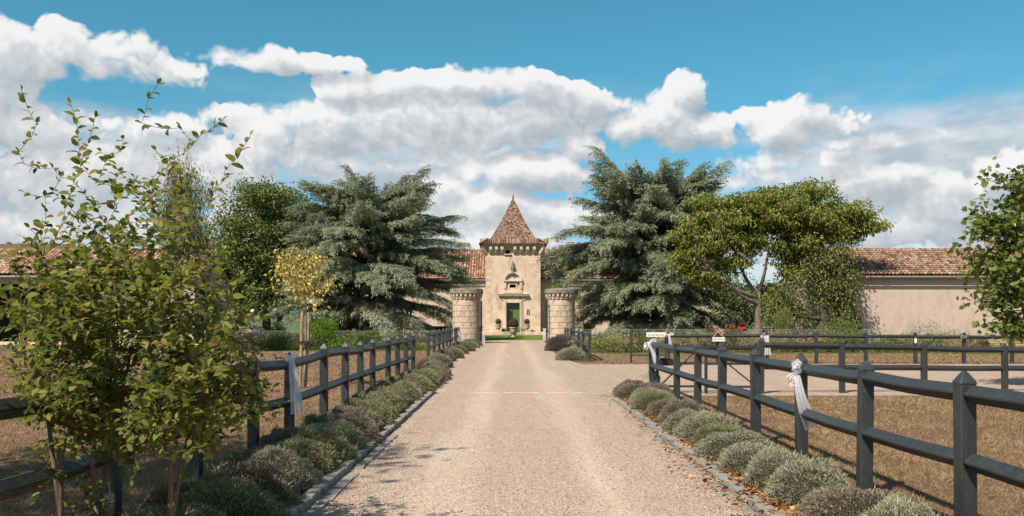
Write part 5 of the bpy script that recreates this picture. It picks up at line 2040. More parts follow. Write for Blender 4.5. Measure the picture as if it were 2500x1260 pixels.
HB = [dict(lab='multi-stemmed young hornbeam with a forked stem over the lower rail', base=(-2.80, 5.60), stem=[(150, 1135), (165, 1040), (150, 900), (160, 760)], fork=[(118, 1030), (112, 980), (90, 900)]),
      dict(lab='young hornbeam with a leaning dark stem between the other two', base=(-2.62, 5.85), stem=[(225, 1130), (262, 1000), (275, 850), (280, 690)], fork=[(300, 960), (330, 800)]),
      dict(lab='young hornbeam with a pale stem forking low in front of the fence', base=(-2.10, 5.45), stem=[(418, 1170), (402, 1080), (395, 930), (370, 760)], fork=[(452, 1100), (480, 980), (500, 900)])]
SHOOTS = [(52, 218), (60, 240), (172, 252), (232, 285), (385, 205), (362, 240), (440, 312), (545, 292), (612, 330), (60, 352), (45, 372), (62, 402), (345, 300), (300, 340), (550, 415), (548, 440), (490, 330), (420, 390),
          (190, 330), (130, 410), (90, 300), (520, 500), (505, 560), (60, 470), (110, 480), (215, 350), (265, 385), (470, 420), (100, 575), (55, 580)]
SIDE = [(30, 655), (25, 745), (40, 790), (20, 705), (48, 690), (60, 800), (75, 860), (45, 930), (90, 960), (620, 865), (640, 960), (600, 830), (560, 770), (575, 1000), (530, 1060), (545, 690), (520, 640), (610, 905), (590, 790), (500, 1090),
        (240, 1190), (215, 1220), (120, 1140), (440, 1140), (330, 1090), (150, 1000), (180, 960), (615, 945), (585, 870), (70, 755)]
REG = [(290, 520, 150, 110), (200, 620, 120, 110), (400, 600, 110, 110), (250, 760, 190, 110), (430, 780, 120, 110), (330, 900, 210, 100), (500, 920, 100, 90), (140, 850, 90, 100), (300, 1020, 170, 60), (450, 1000, 90, 60), (200, 960, 110, 60), (330, 680, 190, 90), (260, 1080, 130, 40), (440, 1060, 90, 40), (130, 990, 80, 50), (540, 960, 80, 70), (330, 960, 200, 80), (300, 430, 140, 70), (440, 460, 80, 60), (150, 440, 70, 70)]
rr = random.Random(44)
ends_px = [(p, .12) for p in SHOOTS] + [(p, .5) for p in SIDE]
wts = [r_[2] * r_[3] * (.55 if r_[1] < 720 else 1.0) for r_ in REG]
for i in range(590):
    r_ = rr.choices(REG, wts)[0]
    th, q = rr.uniform(0, 6.283), rr.random() ** .42 * rr.uniform(.9, 1.25)
    ends_px.append(((r_[0] + math.cos(th) * q * r_[2], r_[1] + math.sin(th) * q * r_[3]), .62))
for hi, hb in enumerate(HB):
    bx, by = hb['base']
    t = empty('hornbeam', (bx, by, 0), 0, hb['lab'], 'tree', 'young hornbeams in the drive bed')
    mb = MB()
    stem = [Vector((bx, by, -.1))] + [at(px, py, by) for px, py in hb['stem']]
    stem = curve(stem, 14)
    sr = [.0175 * (1 - .70 * i / 14) for i in range(15)]
    frk = [at(px, py, by + .12) for px, py in hb['fork']]
    ends = []
    for j, (p, sp_) in enumerate(ends_px):
        # each shoot belongs to the stem whose middle is closest
        best = min(range(3), key=lambda k: abs(p[0] - HB[k]['stem'][2][0]) + (rr.uniform(0, 60) if j > 60 else 0))
        if best == hi:
            dd = by + rr.gauss(0, sp_ * .55)
            ends.append(tuple(at(p[0], p[1], min(max(dd, 4.85), 6.6))))
    mb.tube(curve([stem[2]] + frk, 8), [.016 * (1 - .6 * i / 8) for i in range(9)], 6)
    paths = branches(mb, stem, sr, [tuple(q) for q in frk] + ends, .0016, 5, .3, 4, .5)
    side = []
    for pts in paths:
        total = sum((b - a).length for a, b in zip(pts, pts[1:]))
        free = pts[-1].z > 2.15
        for q in range(int(total / (.070 if not free else .34)) + (1 if not free else 0)):
            k = rr.randrange(2, len(pts))
            a = pts[k - 1].lerp(pts[k], rr.random())
            tdir = (pts[k] - pts[k - 1]).normalized()
            h = Vector((rr.gauss(0, 1), rr.gauss(0, 1), rr.gauss(.1, .45)))
            h = (h - tdir * h.dot(tdir)).normalized()
            l = rr.uniform(.09, .24)
            e_ = a + (tdir * .7 + h * .9).normalized() * l
            tw = curve([a, a.lerp(e_, .5) + Vector((0, 0, .012)), e_], 4)
            mb.tube(tw, [.0022, .002, .0017, .0014, .001], 4, cap=False)
            side.append(tw)
    mb.build('stem', M_TWIG, t, smooth=True)
    paths = paths + side
    P, D, N, LL = twig_leaves(paths, .030, .080, rr)
    keep = P[:, 2] > .25
    leaves(t, P[keep], D[keep], N[keep], LL[keep], LL[keep] * .60, M_HORN_A, 'hornbeam', 300, M_HORN_O)

# ------------------------------------------------------------------ lavender mounds
def lav_mat(name, a, b, c):
    return leaf_material(name, [(0, a), (.55, b), (1, c)], trans=.12, rough=.7, spec=.15, tint=(1, 1.02, .8))


LAV = {
    'silver': lav_mat('silver_lavender', (0.18, 0.18, 0.115), (0.30, 0.295, 0.20), (0.43, 0.415, 0.30)),
    'green': lav_mat('green_lavender', (0.13, 0.132, 0.062), (0.225, 0.225, 0.118), (0.33, 0.325, 0.185)),
    'spent': lav_mat('spent_lavender', (0.14, 0.105, 0.075), (0.25, 0.205, 0.15), (0.36, 0.31, 0.235)),
    'purple': lav_mat('flowering_lavender', (0.07, 0.06, 0.055), (0.13, 0.11, 0.105), (0.20, 0.175, 0.165)),
}
M_CORE = plain_material('woody_stems', (0.045, 0.036, 0.024), 0.95, 0.1, 0.4, 12)


def mound_protos(kind, n_blades, blade_l, blade_w, seed, spike=0.0):
    """unit mound (radius 1, height .9): twiggy core and a coat of fine shoots"""
    r_ = np.random.default_rng(seed)
    u = r_.normal(size=(n_blades, 3))
    u[:, 2] = np.abs(u[:, 2])
    u = u / np.linalg.norm(u, axis=1, keepdims=True)
    lump = 1 + .09 * np.sin(u[:, 0] * 5 + seed) * np.cos(u[:, 1] * 4 + seed * 2) + .05 * np.sin(u[:, 0] * 11 + 3 * u[:, 2] * 4)
    rad = (.80 + .17 * r_.random(n_blades) ** .6) * lump
    P = u * rad[:, None] * np.array([1, 1, .88])
    D = u * 1.0 + r_.normal(size=(n_blades, 3)) * .36 + np.array([0, 0, .05])
    N = r_.normal(size=(n_blades, 3))
    L = blade_l * r_.uniform(.6, 1.4, n_blades)
    if spike:
        k = r_.random(n_blades) < spike
        L = np.where(k, L * 2.3, L)
    me = leaf_mesh('shoots', P, D, N, L, blade_w, LAV[kind], 'fold', np.clip(r_.normal(.5, .25, n_blades), 0, 1))
    c = MB()
    c.lathe([(0.66, -.02), (.72, .15), (.68, .38), (.5, .58), (.25, .69), (0, .72)], 14, wob=.06, rnd=random.Random(seed))
    cm = bpy.data.meshes.new('woody_core')
    cm.from_pydata(c.v, [], c.f)
    cm.materials.append(M_CORE)
    return me, cm


PROT = {}
for i, kind in enumerate(('silver', 'green', 'spent', 'purple')):
    PROT[kind] = [mound_protos(kind, 11000, .062, .019, 50 + i * 7 + j, .10 if kind == 'purple' else .03) for j in range(2)]


def mound(kind, x, y, r, h, label, group, name='lavender', rr=random):
    o = empty(name, (x, y, gz(x, y)), rr.uniform(0, 6.28), label, 'lavender', group)
    me, cm = PROT[kind][rr.randrange(2)]
    for nm, m in (('shoots', me), ('woody_core', cm)):
        c = bpy.data.objects.new(nm, m)
        col.objects.link(c)
        c.parent = o
        c.scale = (1, 1, 1)
    o.scale = (r, r * rr.uniform(.9, 1.1), h)
    return o


KIND_WORD = {'silver': 'silvery grey', 'green': 'yellow-green', 'spent': 'brownish spent', 'purple': 'dark flowering'}
rr = random.Random(91)


ORD = ['first', 'second', 'third', 'fourth', 'fifth', 'sixth', 'seventh', 'eighth', 'ninth', 'tenth', 'eleventh', 'twelfth', 'thirteenth', 'fourteenth']


def row(bed, spots, group, posts=None, origin='', fence_x=0.0):
    """each mound is named by the fence post it grows beside, counted from an end one can find"""
    for (kind, x, y, r, h) in spots:
        if posts:
            k = min(range(len(posts)), key=lambda q: abs(posts[q][1] - y))
            side_ = 'tucked against' if abs(x - fence_x) < .45 else 'kerbside of'
            lab = '%s lavender mound %s the %s fence post from %s' % (KIND_WORD[kind], side_, ORD[k], origin)
        else:
            lab = '%s lavender mound in the bed %s' % (KIND_WORD[kind], bed)
        mound(kind, x, y, r, h, lab, group + ', ' + KIND_WORD[kind], rr=rr)


sp_l = []
y = 5.0
i = 0
while y < 27.0:
    k = rr.choices(('green', 'silver', 'spent'), (6, 4, 3) if y < 22 else (4, 4, 3))[0]
    sp_l.append((k, -2.22 + rr.uniform(-.05, .05), y, rr.uniform(.40, .50), rr.uniform(.42, .50)))
    if i % 2 == 0 and y < 25:
        k2 = rr.choices(('green', 'silver', 'spent'), (6, 2, 3))[0]
        sp_l.append((k2, -2.62 + rr.uniform(-.06, .06), y + .35, rr.uniform(.30, .38), rr.uniform(.36, .44)))
    y += rr.uniform(.72, .92)
    i += 1
row('', sp_l, 'lavender along the hornbeam bed', Lp[::-1], 'the narrow fence gap', -2.9)
sp_l2 = [('silver', -2.45, 28.2, .46, .42), ('spent', -2.75, 29.6, .5, .46), ('spent', -2.55, 31.4, .52, .5), ('silver', -2.75, 33.6, .5, .5), ('spent', -2.75, 36.5, .55, .55), ('green', -2.6, 39.5, .5, .5), ('silver', -2.85, 42, .6, .5),
         ('spent', -2.7, 45, .55, .5), ('green', -2.6, 49, .6, .5), ('spent', -2.95, 52, .6, .55), ('silver', -2.6, 55, .6, .5), ('green', -2.5, 59, .6, .5), ('spent', -2.9, 61, .55, .5)]
row('', sp_l2, 'lavender leading to the weedy pillar', L2[::-1], 'the weedy pillar', -3.3)
sp_r = []
y = 5.2
while y < 19.9:
    k = rr.choices(('silver', 'spent', 'green'), (5, 4, 2))[0]
    sp_r.append((k, 2.60 + rr.uniform(-.08, .12), y, rr.uniform(.36, .52), rr.uniform(.34, .45)))
    if rr.random() < .2:
        sp_r.append((rr.choices(('silver', 'spent'), (1, 2))[0], 2.95 + rr.uniform(-.05, .05), y + .4, rr.uniform(.26, .34), rr.uniform(.34, .42)))
    y += rr.uniform(.80, 1.05)
row('', sp_r, 'lavender under the sash fence', Rp[::-1], 'the big-bow gate corner', 3.2)
sp_r2 = [('silver', 2.48, 37.6, .62, .55), ('silver', 2.62, 39.6, .62, .58), ('silver', 2.85, 42.0, .6, .5), ('purple', 2.70, 49.5, .85, .95), ('purple', 2.95, 53.5, .8, .9), ('spent', 2.9, 57, .6, .6)]
row('before the pillar with an open iron gate', sp_r2, 'lavender leading to the other pillar')

# ------------------------------------------------------------------ grass blades and fallen leaves
M_STRAW = leaf_material('straw_blades', [(0, (0.105, 0.066, 0.037)), (.45, (0.23, 0.15, 0.084)), (.8, (0.36, 0.25, 0.145)), (1, (0.46, 0.345, 0.21))], trans=.15, rough=.8, spec=.1, tint=(1, 1, .9))


def grass(name, boxes, n, L, mat, kind='stuff', W=.006):
    A = []
    w = np.array([(1 / max(b[2], 5) - 1 / b[3]) * (b[1] - b[0]) for b in boxes])
    for b, k in zip(boxes, (w / w.sum() * n).astype(int)):
        u = rng.random(k)
        y = 1 / (1 / b[2] + u * (1 / b[3] - 1 / b[2]))
        x = b[0] + (b[1] - b[0]) * rng.random(k)
        A.append(np.stack([x, y, np.zeros(k)], 1))
    P = np.concatenate(A)
    k = len(P)
    far = np.clip(P[:, 1] / 9, 1, 4)
    clump = np.clip(.5 + .35 * np.sin(P[:, 0] * 2.1 + np.sin(P[:, 1] * 1.3) * 2) * np.sin(P[:, 1] * 1.7 + P[:, 0]) + .3 * np.sin(P[:, 0] * 5.3 + 2 * np.sin(P[:, 1] * 2.9)) * np.sin(P[:, 1] * 4.1 + 1.5 * np.sin(P[:, 0] * 3.3)), 0, 1)
    D = np.stack([rng.normal(0, .7, k), rng.normal(0, .7, k), rng.uniform(.25, 1.0, k)], 1)
    var = np.clip(.25 + .4 * rng.random(k) + .3 * clump + rng.normal(0, .1, k), 0, 1)
    me = leaf_mesh(name, P, D, rand_unit(k), L * rng.uniform(.6, 1.5, k) * (.8 + .4 * clump) * far ** .3, W * far, mat, 'blade', var)
    return tag(mesh_obj(name, me), 'short sun-scorched straw grass covering the paddocks', 'grass', None, kind)


grass('dry_grass', [(-5.5, -3.05, 5.2, 12), (-9, -3.05, 8, 26), (-16, -9, 14, 30), (-20, -3.3, 26, 48), (3.35, 7.5, 4.8, 12), (3.4, 12, 9, 19.2), (7.5, 12, 8, 19.2), (3.4, 22, 34, 45)], 260000, .055, M_STRAW)
M_DEAD = leaf_material('dead_leaves', [(0, (0.10, 0.045, 0.02)), (.4, (0.26, 0.11, 0.04)), (.75, (0.38, 0.19, 0.075)), (1, (0.46, 0.31, 0.16))], trans=.15, rough=.6)
n = 3200
yv = 1 / (1 / 5.0 + rng.random(n) * (1 / 19.5 - 1 / 5.0))
xv = np.where(rng.random(n) < .84, rng.normal(2.25, .08, n), rng.normal(1.99, .13, n))
P = np.stack([xv, yv, np.full(n, .03) + rng.random(n) * .03], 1)
nl_ = 500
P2 = np.stack([rng.normal(-1.95, .08, nl_), 1 / (1 / 5.0 + rng.random(nl_) * (1 / 19.5 - 1 / 5.0)), .03 + rng.random(nl_) * .03], 1)
n3_ = 260
P3 = np.stack([rng.uniform(-1.6, 1.9, n3_), 1 / (1 / 5.0 + rng.random(n3_) * (1 / 25. - 1 / 5.0)), np.full(n3_, .014)], 1)
P = np.concatenate([P, P2, P3])
k = len(P)
D = np.stack([rng.normal(0, 1, k), rng.normal(0, 1, k), rng.normal(.05, .18, k)], 1)
Ls = np.concatenate([rng.uniform(.03, .085, n), rng.uniform(.03, .07, nl_), rng.uniform(.01, .035, n3_)])
me = leaf_mesh('fallen_leaves', P, D, norm(rng.normal(size=(k, 3)) * .45 + np.array([0, 0, 1])), Ls, Ls * .55, M_DEAD, 'hornbeam')
tag(mesh_obj('fallen_leaves', me), 'rust-brown fallen leaves gathered along the kerbs', 'leaf litter', None, 'stuff')

# loose stones lying on the drive
ns = 5200
ys_ = 1 / (1 / 4.8 + rng.random(ns) * (1 / 14.0 - 1 / 4.8))
xs_ = np.where(rng.random(ns) < .5, rng.uniform(-1.6, 1.95, ns), np.where(rng.random(ns) < .5, rng.normal(-1.35, .2, ns), rng.normal(1.65, .22, ns)))
xs_ = np.clip(xs_, -1.58, 1.92)
O8 = np.array([[1, 0, 0], [-1, 0, 0], [0, 1, 0], [0, -1, 0], [0, 0, 1], [0, 0, -1]], float)
F8 = np.array([[0, 2, 4], [2, 1, 4], [1, 3, 4], [3, 0, 4], [2, 0, 5], [1, 2, 5], [3, 1, 5], [0, 3, 5]])
V = O8[None] * rng.uniform(.5, 1.2, (ns, 6, 1)) * rng.uniform(.004, .011, (ns, 1, 1)) * np.array([1.2, 1, .7])
a_ = rng.random(ns) * 6.28
ca, sa = np.cos(a_)[:, None], np.sin(a_)[:, None]
V = np.stack([V[..., 0] * ca - V[..., 1] * sa, V[..., 0] * sa + V[..., 1] * ca, V[..., 2]], -1)
V += np.stack([xs_, ys_, np.full(ns, .010)], 1)[:, None]
M_PEB = leaf_material('loose_stones', [(0, (.17, .125, .09)), (.4, (.36, .27, .20)), (.8, (.52, .42, .33)), (1, (.66, .58, .5))], trans=0.0, rough=.9, spec=.2)
me = np_mesh('loose_stones', V.reshape(-1, 3), (F8[None] + (np.arange(ns) * 6)[:, None, None]).reshape(-1, 3), M_PEB, np.repeat(rng.random(ns), 6))
tag(mesh_obj('loose_stones', me), 'loose pale stones scattered over the drive', 'gravel', None, 'stuff')

# ------------------------------------------------------------------ shrubs and flowers of the borders
SH = {
    'bright': leaf_material('bright_shrub_leaves', [(0, (0.070, 0.140, 0.014)), (.6, (0.140, 0.252, 0.028)), (1, (0.238, 0.350, 0.063))], trans=.3),
    'dark': leaf_material('dark_shrub_leaves', [(0, (0.042, 0.077, 0.017)), (.6, (0.084, 0.133, 0.028)), (1, (0.140, 0.182, 0.056))], trans=.25),
    'mid': leaf_material('shrub_leaves', [(0, (0.077, 0.112, 0.028)), (.6, (0.154, 0.196, 0.049)), (1, (0.252, 0.280, 0.098))], trans=.3),
    'lime': leaf_material('lime_shrub_leaves', [(0, (0.140, 0.182, 0.042)), (.6, (0.266, 0.308, 0.084)), (1, (0.392, 0.420, 0.154))], trans=.3),
    'lilac': leaf_material('lilac_haze', [(0, (0.14, 0.12, 0.115)), (.6, (0.25, 0.215, 0.22)), (1, (0.36, 0.32, 0.335))], trans=.2, tint=(1, 1, 1)),
    'grey': leaf_material('grey_green_leaves', [(0, (0.12, 0.135, 0.09)), (.6, (0.20, 0.215, 0.15)), (1, (0.30, 0.31, 0.23))], trans=.2),
    'tan': leaf_material('tan_grass', [(0, (0.22, 0.16, 0.085)), (.6, (0.36, 0.27, 0.155)), (1, (0.47, 0.38, 0.25))], trans=.2),
    'plum': leaf_material('plum_leaves', [(0, (0.055, 0.04, 0.032)), (.6, (0.10, 0.075, 0.05)), (1, (0.15, 0.13, 0.07))], trans=.25),
    'yellow': leaf_material('yellow_flowers', [(0, (0.30, 0.23, 0.05)), (1, (0.48, 0.36, 0.10))], trans=.2),
}
FL = {'red': plain_material('red_petals', (0.36, 0.016, 0.022), .5, .3, .2, 20), 'pink': plain_material('pink_petals', (0.60, 0.20, 0.23), .5, .3, .2, 20), 'yel': plain_material('yellow_petals', (0.55, 0.38, 0.06), .5, .3, .2, 20)}


def flower_mesh(mat):
    m = MB()
    for k in range(9):
        th, rr_, zt = k * 2.4, .35 + .08 * k, .9 - .09 * k
        c_, s_ = math.cos(th), math.sin(th)
        m.add([(0, 0, 0), (rr_ * c_ - .35 * s_, rr_ * s_ + .35 * c_, zt * .6), (rr_ * 1.15 * c_, rr_ * 1.15 * s_, zt), (rr_ * c_ + .35 * s_, rr_ * s_ - .35 * c_, zt * .6)], [(0, 1, 2, 3)])
    me = bpy.data.meshes.new('flower')
    me.from_pydata(m.v, [], m.f)
    me.materials.append(mat)
    return me


FLM = {k: flower_mesh(v) for k, v in FL.items()}


def shrub(label, px, d, w_px, top_py, mat, n=900, L=.10, W=.05, name='shrub', cat='shrub', habit='round', flowers=None, nfl=0, group=None, fs=.06, lift=0.0):
    s = d / F
    x = xat(px, d)
    z0 = gz(x, d)
    r = w_px * s / 2
    h = max(.25, CAMZ - (top_py - HZ) * s - z0)
    t = empty(name, (x, d, z0), 0, label, cat, group)
    mb = MB()
    for k in range(7 if habit != 'tuft' else 3):
        a = rng.uniform(0, 6.28)
        q = .55 * r
        mb.tube(curve([(x, d, z0 - .05), (x + math.cos(a) * q * .4, d + math.sin(a) * q * .4, z0 + h * .4), (x + math.cos(a) * q, d + math.sin(a) * q, z0 + h * .75)], 4), [.018, .014, .01, .007, .004], 5, cap=False)
    mb.build('stem', M_BARK, t)
    if habit == 'round':
        nc = max(12, n // 28)
        u = rand_unit(nc)
        rad = .55 + .4 * rng.random(nc)
        lump = 1 + .12 * np.sin(u[:, 0] * 4 + px) * np.cos(u[:, 2] * 5)
        C = np.stack([x + u[:, 0] * rad * r * lump, d + u[:, 1] * rad * r * lump, z0 + h * .52 + u[:, 2] * rad * h * .46 * lump], 1)
        per = n // nc
        cr = max(.10, r * .30)
        P = np.repeat(C, per, 0) + rng.normal(size=(nc * per, 3)) * cr * .5
        ctr = np.array([x, d, z0 + h * .45])
        D = norm(norm(P - ctr) * .7 + rng.normal(size=P.shape) * .6 + np.array([0, 0, .15]))
        N = norm(rng.normal(size=P.shape) * .6 + np.array([0, 0, .7]))
        LL = L * rng.uniform(.7, 1.3, len(P))
    elif habit == 'spray':            # upright thin stems in a haze
        k = n
        a, q = rng.random(k) * 6.28, np.sqrt(rng.random(k)) * r
        tz_ = rng.random(k) ** .7
        P = np.stack([x + np.cos(a) * q * (.45 + .55 * tz_), d + np.sin(a) * q * (.45 + .55 * tz_), z0 + tz_ * h * (1 - .35 * (q / r) ** 2)], 1)
        D = np.stack([np.cos(a) * q / r * .6 + rng.normal(0, .25, k), np.sin(a) * q / r * .6 + rng.normal(0, .25, k), np.full(k, 1.0)], 1)
        N = rand_unit(k)
        LL = L * rng.uniform(.7, 1.4, k)
    else:                             # tuft of long arching blades
        k = n
        a = rng.random(k) * 6.28
        q = np.sqrt(rng.random(k)) * r * .35
        P = np.stack([x + np.cos(a) * q, d + np.sin(a) * q, np.full(k, z0)], 1)
        D = np.stack([np.cos(a) * rng.uniform(.1, .9, k), np.sin(a) * rng.uniform(.1, .9, k), np.full(k, 1.0)], 1)
        N = rand_unit(k)
        LL = h * rng.uniform(.6, 1.15, k)
    ok = P[:, 2] > z0
    mesh_obj('foliage', leaf_mesh('foliage', P[ok], D[ok], N[ok], LL[ok], W, SH[mat], 'fold' if habit != 'tuft' else 'blade'), t)
    if flowers:
        for k in range(nfl):
            a = rng.uniform(0, 6.28)
            o = mesh_obj('flower', FLM[flowers], t, (x + math.cos(a) * r * rng.uniform(.2, .95), d - abs(math.sin(a)) * r * .8, z0 + h * rng.uniform(.72, 1.08) + lift),
                         (rng.uniform(-.8, .3), rng.uniform(-.5, .5), rng.uniform(0, 6)), [fs * rng.uniform(.8, 1.25)] * 3)
    return t


GL, GR = 'shrubs before the left garden fence', 'plants of the rose border'
shrub('lilac-grey flowering sage haze nearest the barn', 585, 52.5, 64, 803, 'lilac', 1500, .16, .02, 'russian_sage', 'plant', 'spray')
shrub('lilac-grey flowering sage haze beside the dark dome bush', 632, 52.8, 56, 806, 'lilac', 1300, .16, .02, 'russian_sage', 'plant', 'spray')
shrub('low dark green dome bush in the fence border', 674, 50.6, 74, 827, 'dark', 1500, .08, .04)
shrub('rose bush with dull leaves behind the dark dome', 705, 52.6, 60, 812, 'mid', 900, .09, .05, 'rose_bush')
shrub('bright green rounded bush, tallest in the fence border', 788, 51.4, 74, 777, 'bright', 5200, .09, .055)
shrub('small bright green bush at the foot of the tall rounded one', 822, 50.8, 40, 822, 'bright', 700, .08, .05)
shrub('sparse rose with red blooms right of the tall green bush', 836, 52.4, 40, 812, 'mid', 350, .09, .05, 'rose_bush', flowers='red', nfl=5)
shrub('olive-leaved rose bush against the chain-link', 872, 52.2, 52, 803, 'mid', 1100, .10, .06, 'rose_bush')
shrub('second olive rose bush beside the first', 906, 52.3, 46, 806, 'mid', 950, .10, .06, 'rose_bush')
shrub('low rose bush before the chain-link near the fence gap', 975, 52.3, 60, 812, 'mid', 900, .10, .06, 'rose_bush')
shrub('dry tan grass tuft in the fence gap', 1030, 51.5, 40, 838, 'tan', 500, .1, .02, 'grass_tuft', 'grass tuft', 'tuft')
shrub('tan seedheads below the olive rose bushes', 930, 51.0, 70, 836, 'tan', 500, .10, .02, 'dry_perennial', 'plant', 'spray')
shrub('grey-green perennial below the sage haze', 610, 50.6, 80, 838, 'grey', 800, .09, .03, 'perennial', 'plant')
shrub('pale flowering perennial left of the stakes', 715, 50.4, 44, 838, 'lime', 500, .08, .03, 'perennial', 'plant', 'spray')

shrub('dark shrub behind the short fence by the pillar', 1425, 51.5, 50, 808, 'dark', 900, .10, .06)
shrub('tall feathery grey seedheads beside the lime spurge', 1462, 48.8, 60, 812, 'grey', 900, .16, .02, 'perennial', 'plant', 'spray')
shrub('lime green spurge clump, widest in the rose border', 1492, 47.4, 96, 826, 'lime', 1900, .13, .035, 'spurge', 'plant', 'spray')
shrub('leafy green clump between the spurge and the far gate', 1552, 47.8, 70, 822, 'mid', 1200, .10, .05)
shrub('yellow-flowered shrub behind the deliveries sign', 1600, 49.4, 76, 816, 'yellow', 700, .08, .05, 'yellow_shrub', 'shrub')
shrub('green foliage under the yellow-flowered shrub', 1596, 47.6, 80, 834, 'mid', 1100, .09, .05)
shrub('plum-leaved shrub behind the small parking board', 1690, 48.8, 80, 820, 'plum', 1200, .09, .05)
shrub('second plum-leaved shrub with low sprawl', 1745, 48.5, 70, 822, 'plum', 1000, .09, .05)
shrub('red rose bush in full bloom, reddest of the border', 1797, 49.2, 64, 796, 'mid', 900, .09, .05, 'rose_bush', flowers='red', nfl=17, fs=.11, lift=.05)
shrub('rose bush with scattered dark red blooms behind the fence', 1738, 50.1, 84, 800, 'plum', 900, .09, .05, 'rose_bush', flowers='red', nfl=10, fs=.08)
shrub('rose bush with one pink bloom near the wide bow', 1876, 49.3, 56, 812, 'mid', 800, .09, .05, 'rose_bush', flowers='pink', nfl=3, fs=.13)
shrub('rose bush with a pink bloom over the parking board', 1746, 47.2, 30, 812, 'mid', 300, .09, .05, 'rose_bush', flowers='pink', nfl=2, fs=.13)
shrub('strappy green lily clump at the border front', 1830, 46.9, 60, 838, 'mid', 400, .1, .04, 'lily_clump', 'plant', 'tuft')
shrub('feathery light green fennel, taller than the fence', 1915, 51.5, 48, 750, 'lime', 1800, .18, .014, 'fennel', 'plant', 'spray')
shrub('mixed green foliage below the fennel', 1930, 48.0, 90, 818, 'mid', 1300, .10, .05)
shrub('leafy bush rising above the far fence left of the tall wall', 2052, 50.0, 110, 784, 'mid', 2600, .11, .06)
shrub('low green sprawl in front of the leafy bush', 2040, 47.0, 120, 836, 'dark', 1300, .09, .05)
shrub('grey-blue low mat at the border edge', 2085, 46.5, 60, 848, 'grey', 500, .07, .03, 'groundcover', 'plant')
shrub('tan fountain grass against the wall foot', 2150, 49.5, 44, 824, 'tan', 700, .1, .02, 'fountain_grass', 'grass tuft', 'tuft')
shrub('spiky grey-green clump beside the fountain grass', 2205, 49.0, 70, 824, 'grey', 500, .1, .03, 'iris_clump', 'plant', 'tuft')
shrub('dark leafy clump by the wall foot', 2175, 50.5, 50, 822, 'dark', 700, .09, .05)
shrub('sprawling climber reaching up the roughcast wall', 2262, 56.5, 100, 790, 'mid', 700, .10, .05)
shrub('low leafy clump beside the white tag post', 2290, 48.5, 80, 828, 'mid', 1000, .09, .05)
shrub('tan sedge tuft before the drystone wall', 2335, 49.0, 34, 830, 'tan', 400, .1, .02, 'sedge_tuft', 'grass tuft', 'tuft')
shrub('small lime clump before the drystone wall', 2372, 49.5, 44, 832, 'lime', 600, .08, .04)
shrub('low grey mat at the foot of the far fence', 2240, 46.6, 110, 850, 'grey', 700, .07, .03, 'groundcover', 'plant')

rr = random.Random(15)
for i in range(64):
    left = i < 20
    px = rr.uniform(560, 1010) if left else rr.uniform(1430, 2400)
    d_ = rr.uniform(50.5, 53.0) if left else rr.uniform(46.5, 49.6)
    hb_ = rr.choice(('round', 'round', 'spray'))
    m_ = rr.choice(('mid', 'mid', 'lime', 'dark', 'grey', 'tan', 'plum'))
    w_ = {'mid': 'green leafy', 'lime': 'lime green', 'dark': 'dark green', 'grey': 'grey-green', 'tan': 'straw-coloured', 'plum': 'plum-brown'}[m_]
    f_ = 'left border' if left else 'lane border'
    if left:
        where = 'near ' + min((('the sage haze', 610), ('the low dark dome bush', 674), ('the tall rounded bush', 788), ('the olive rose bushes', 890), ('the narrow fence gap', 990)), key=lambda q: abs(q[1] - px))[0]
    else:
        k_ = min(range(len(Fp)), key=lambda q: abs(Fp[q][0] / 34.6 - (px - CX) / F))
        where = 'seen behind the %s lane fence post from the deliveries gate' % ORD[k_] if px > 1590 else 'beside the lime spurge clump'
    shrub('%s %s border plant %s' % (w_, 'feathery' if hb_ == 'spray' else 'bushy', where), px, d_, rr.uniform(50, 95), rr.uniform(808, 830), m_, 1000, .10, .045 if hb_ == 'round' else .022, 'border_plant', 'plant', hb_, group='%s %s plants of the %s' % (w_, 'feathery' if hb_ == 'spray' else 'bushy', f_))

# low mixed foliage that covers the soil of both borders
for (x0, x1, y0, y1, n, hmax) in ((4.6, 27.0, 46.1, 50.3, 16000, .42), (-17.0, -4.8, 50.2, 53.4, 9000, .40)):
    P = np.stack([rng.uniform(x0, x1, n), y0 + (y1 - y0) * rng.random(n), np.zeros(n)], 1)
    cl_ = np.clip(.55 + .45 * np.sin(P[:, 0] * 2.3 + 1.7 * np.sin(P[:, 1] * 1.9)) * np.sin(P[:, 1] * 2.7 + P[:, 0] * .6), .05, 1)
    P[:, 2] = rng.random(n) ** .7 * hmax * cl_
    D = norm(rng.normal(size=(n, 3)) * .8 + np.array([0, -.2, .55]))
    me = leaf_mesh('border_groundcover', P, D, norm(rng.normal(size=(n, 3)) * .6 + np.array([0, 0, .8])), rng.uniform(.06, .16, n), .045, SH['mid'], 'fold', np.clip(cl_ * .6 + rng.random(n) * .4, 0, 1))
    tag(mesh_obj('border_groundcover', me), 'low mixed green foliage covering the soil of the border', 'ground cover', None, 'stuff')

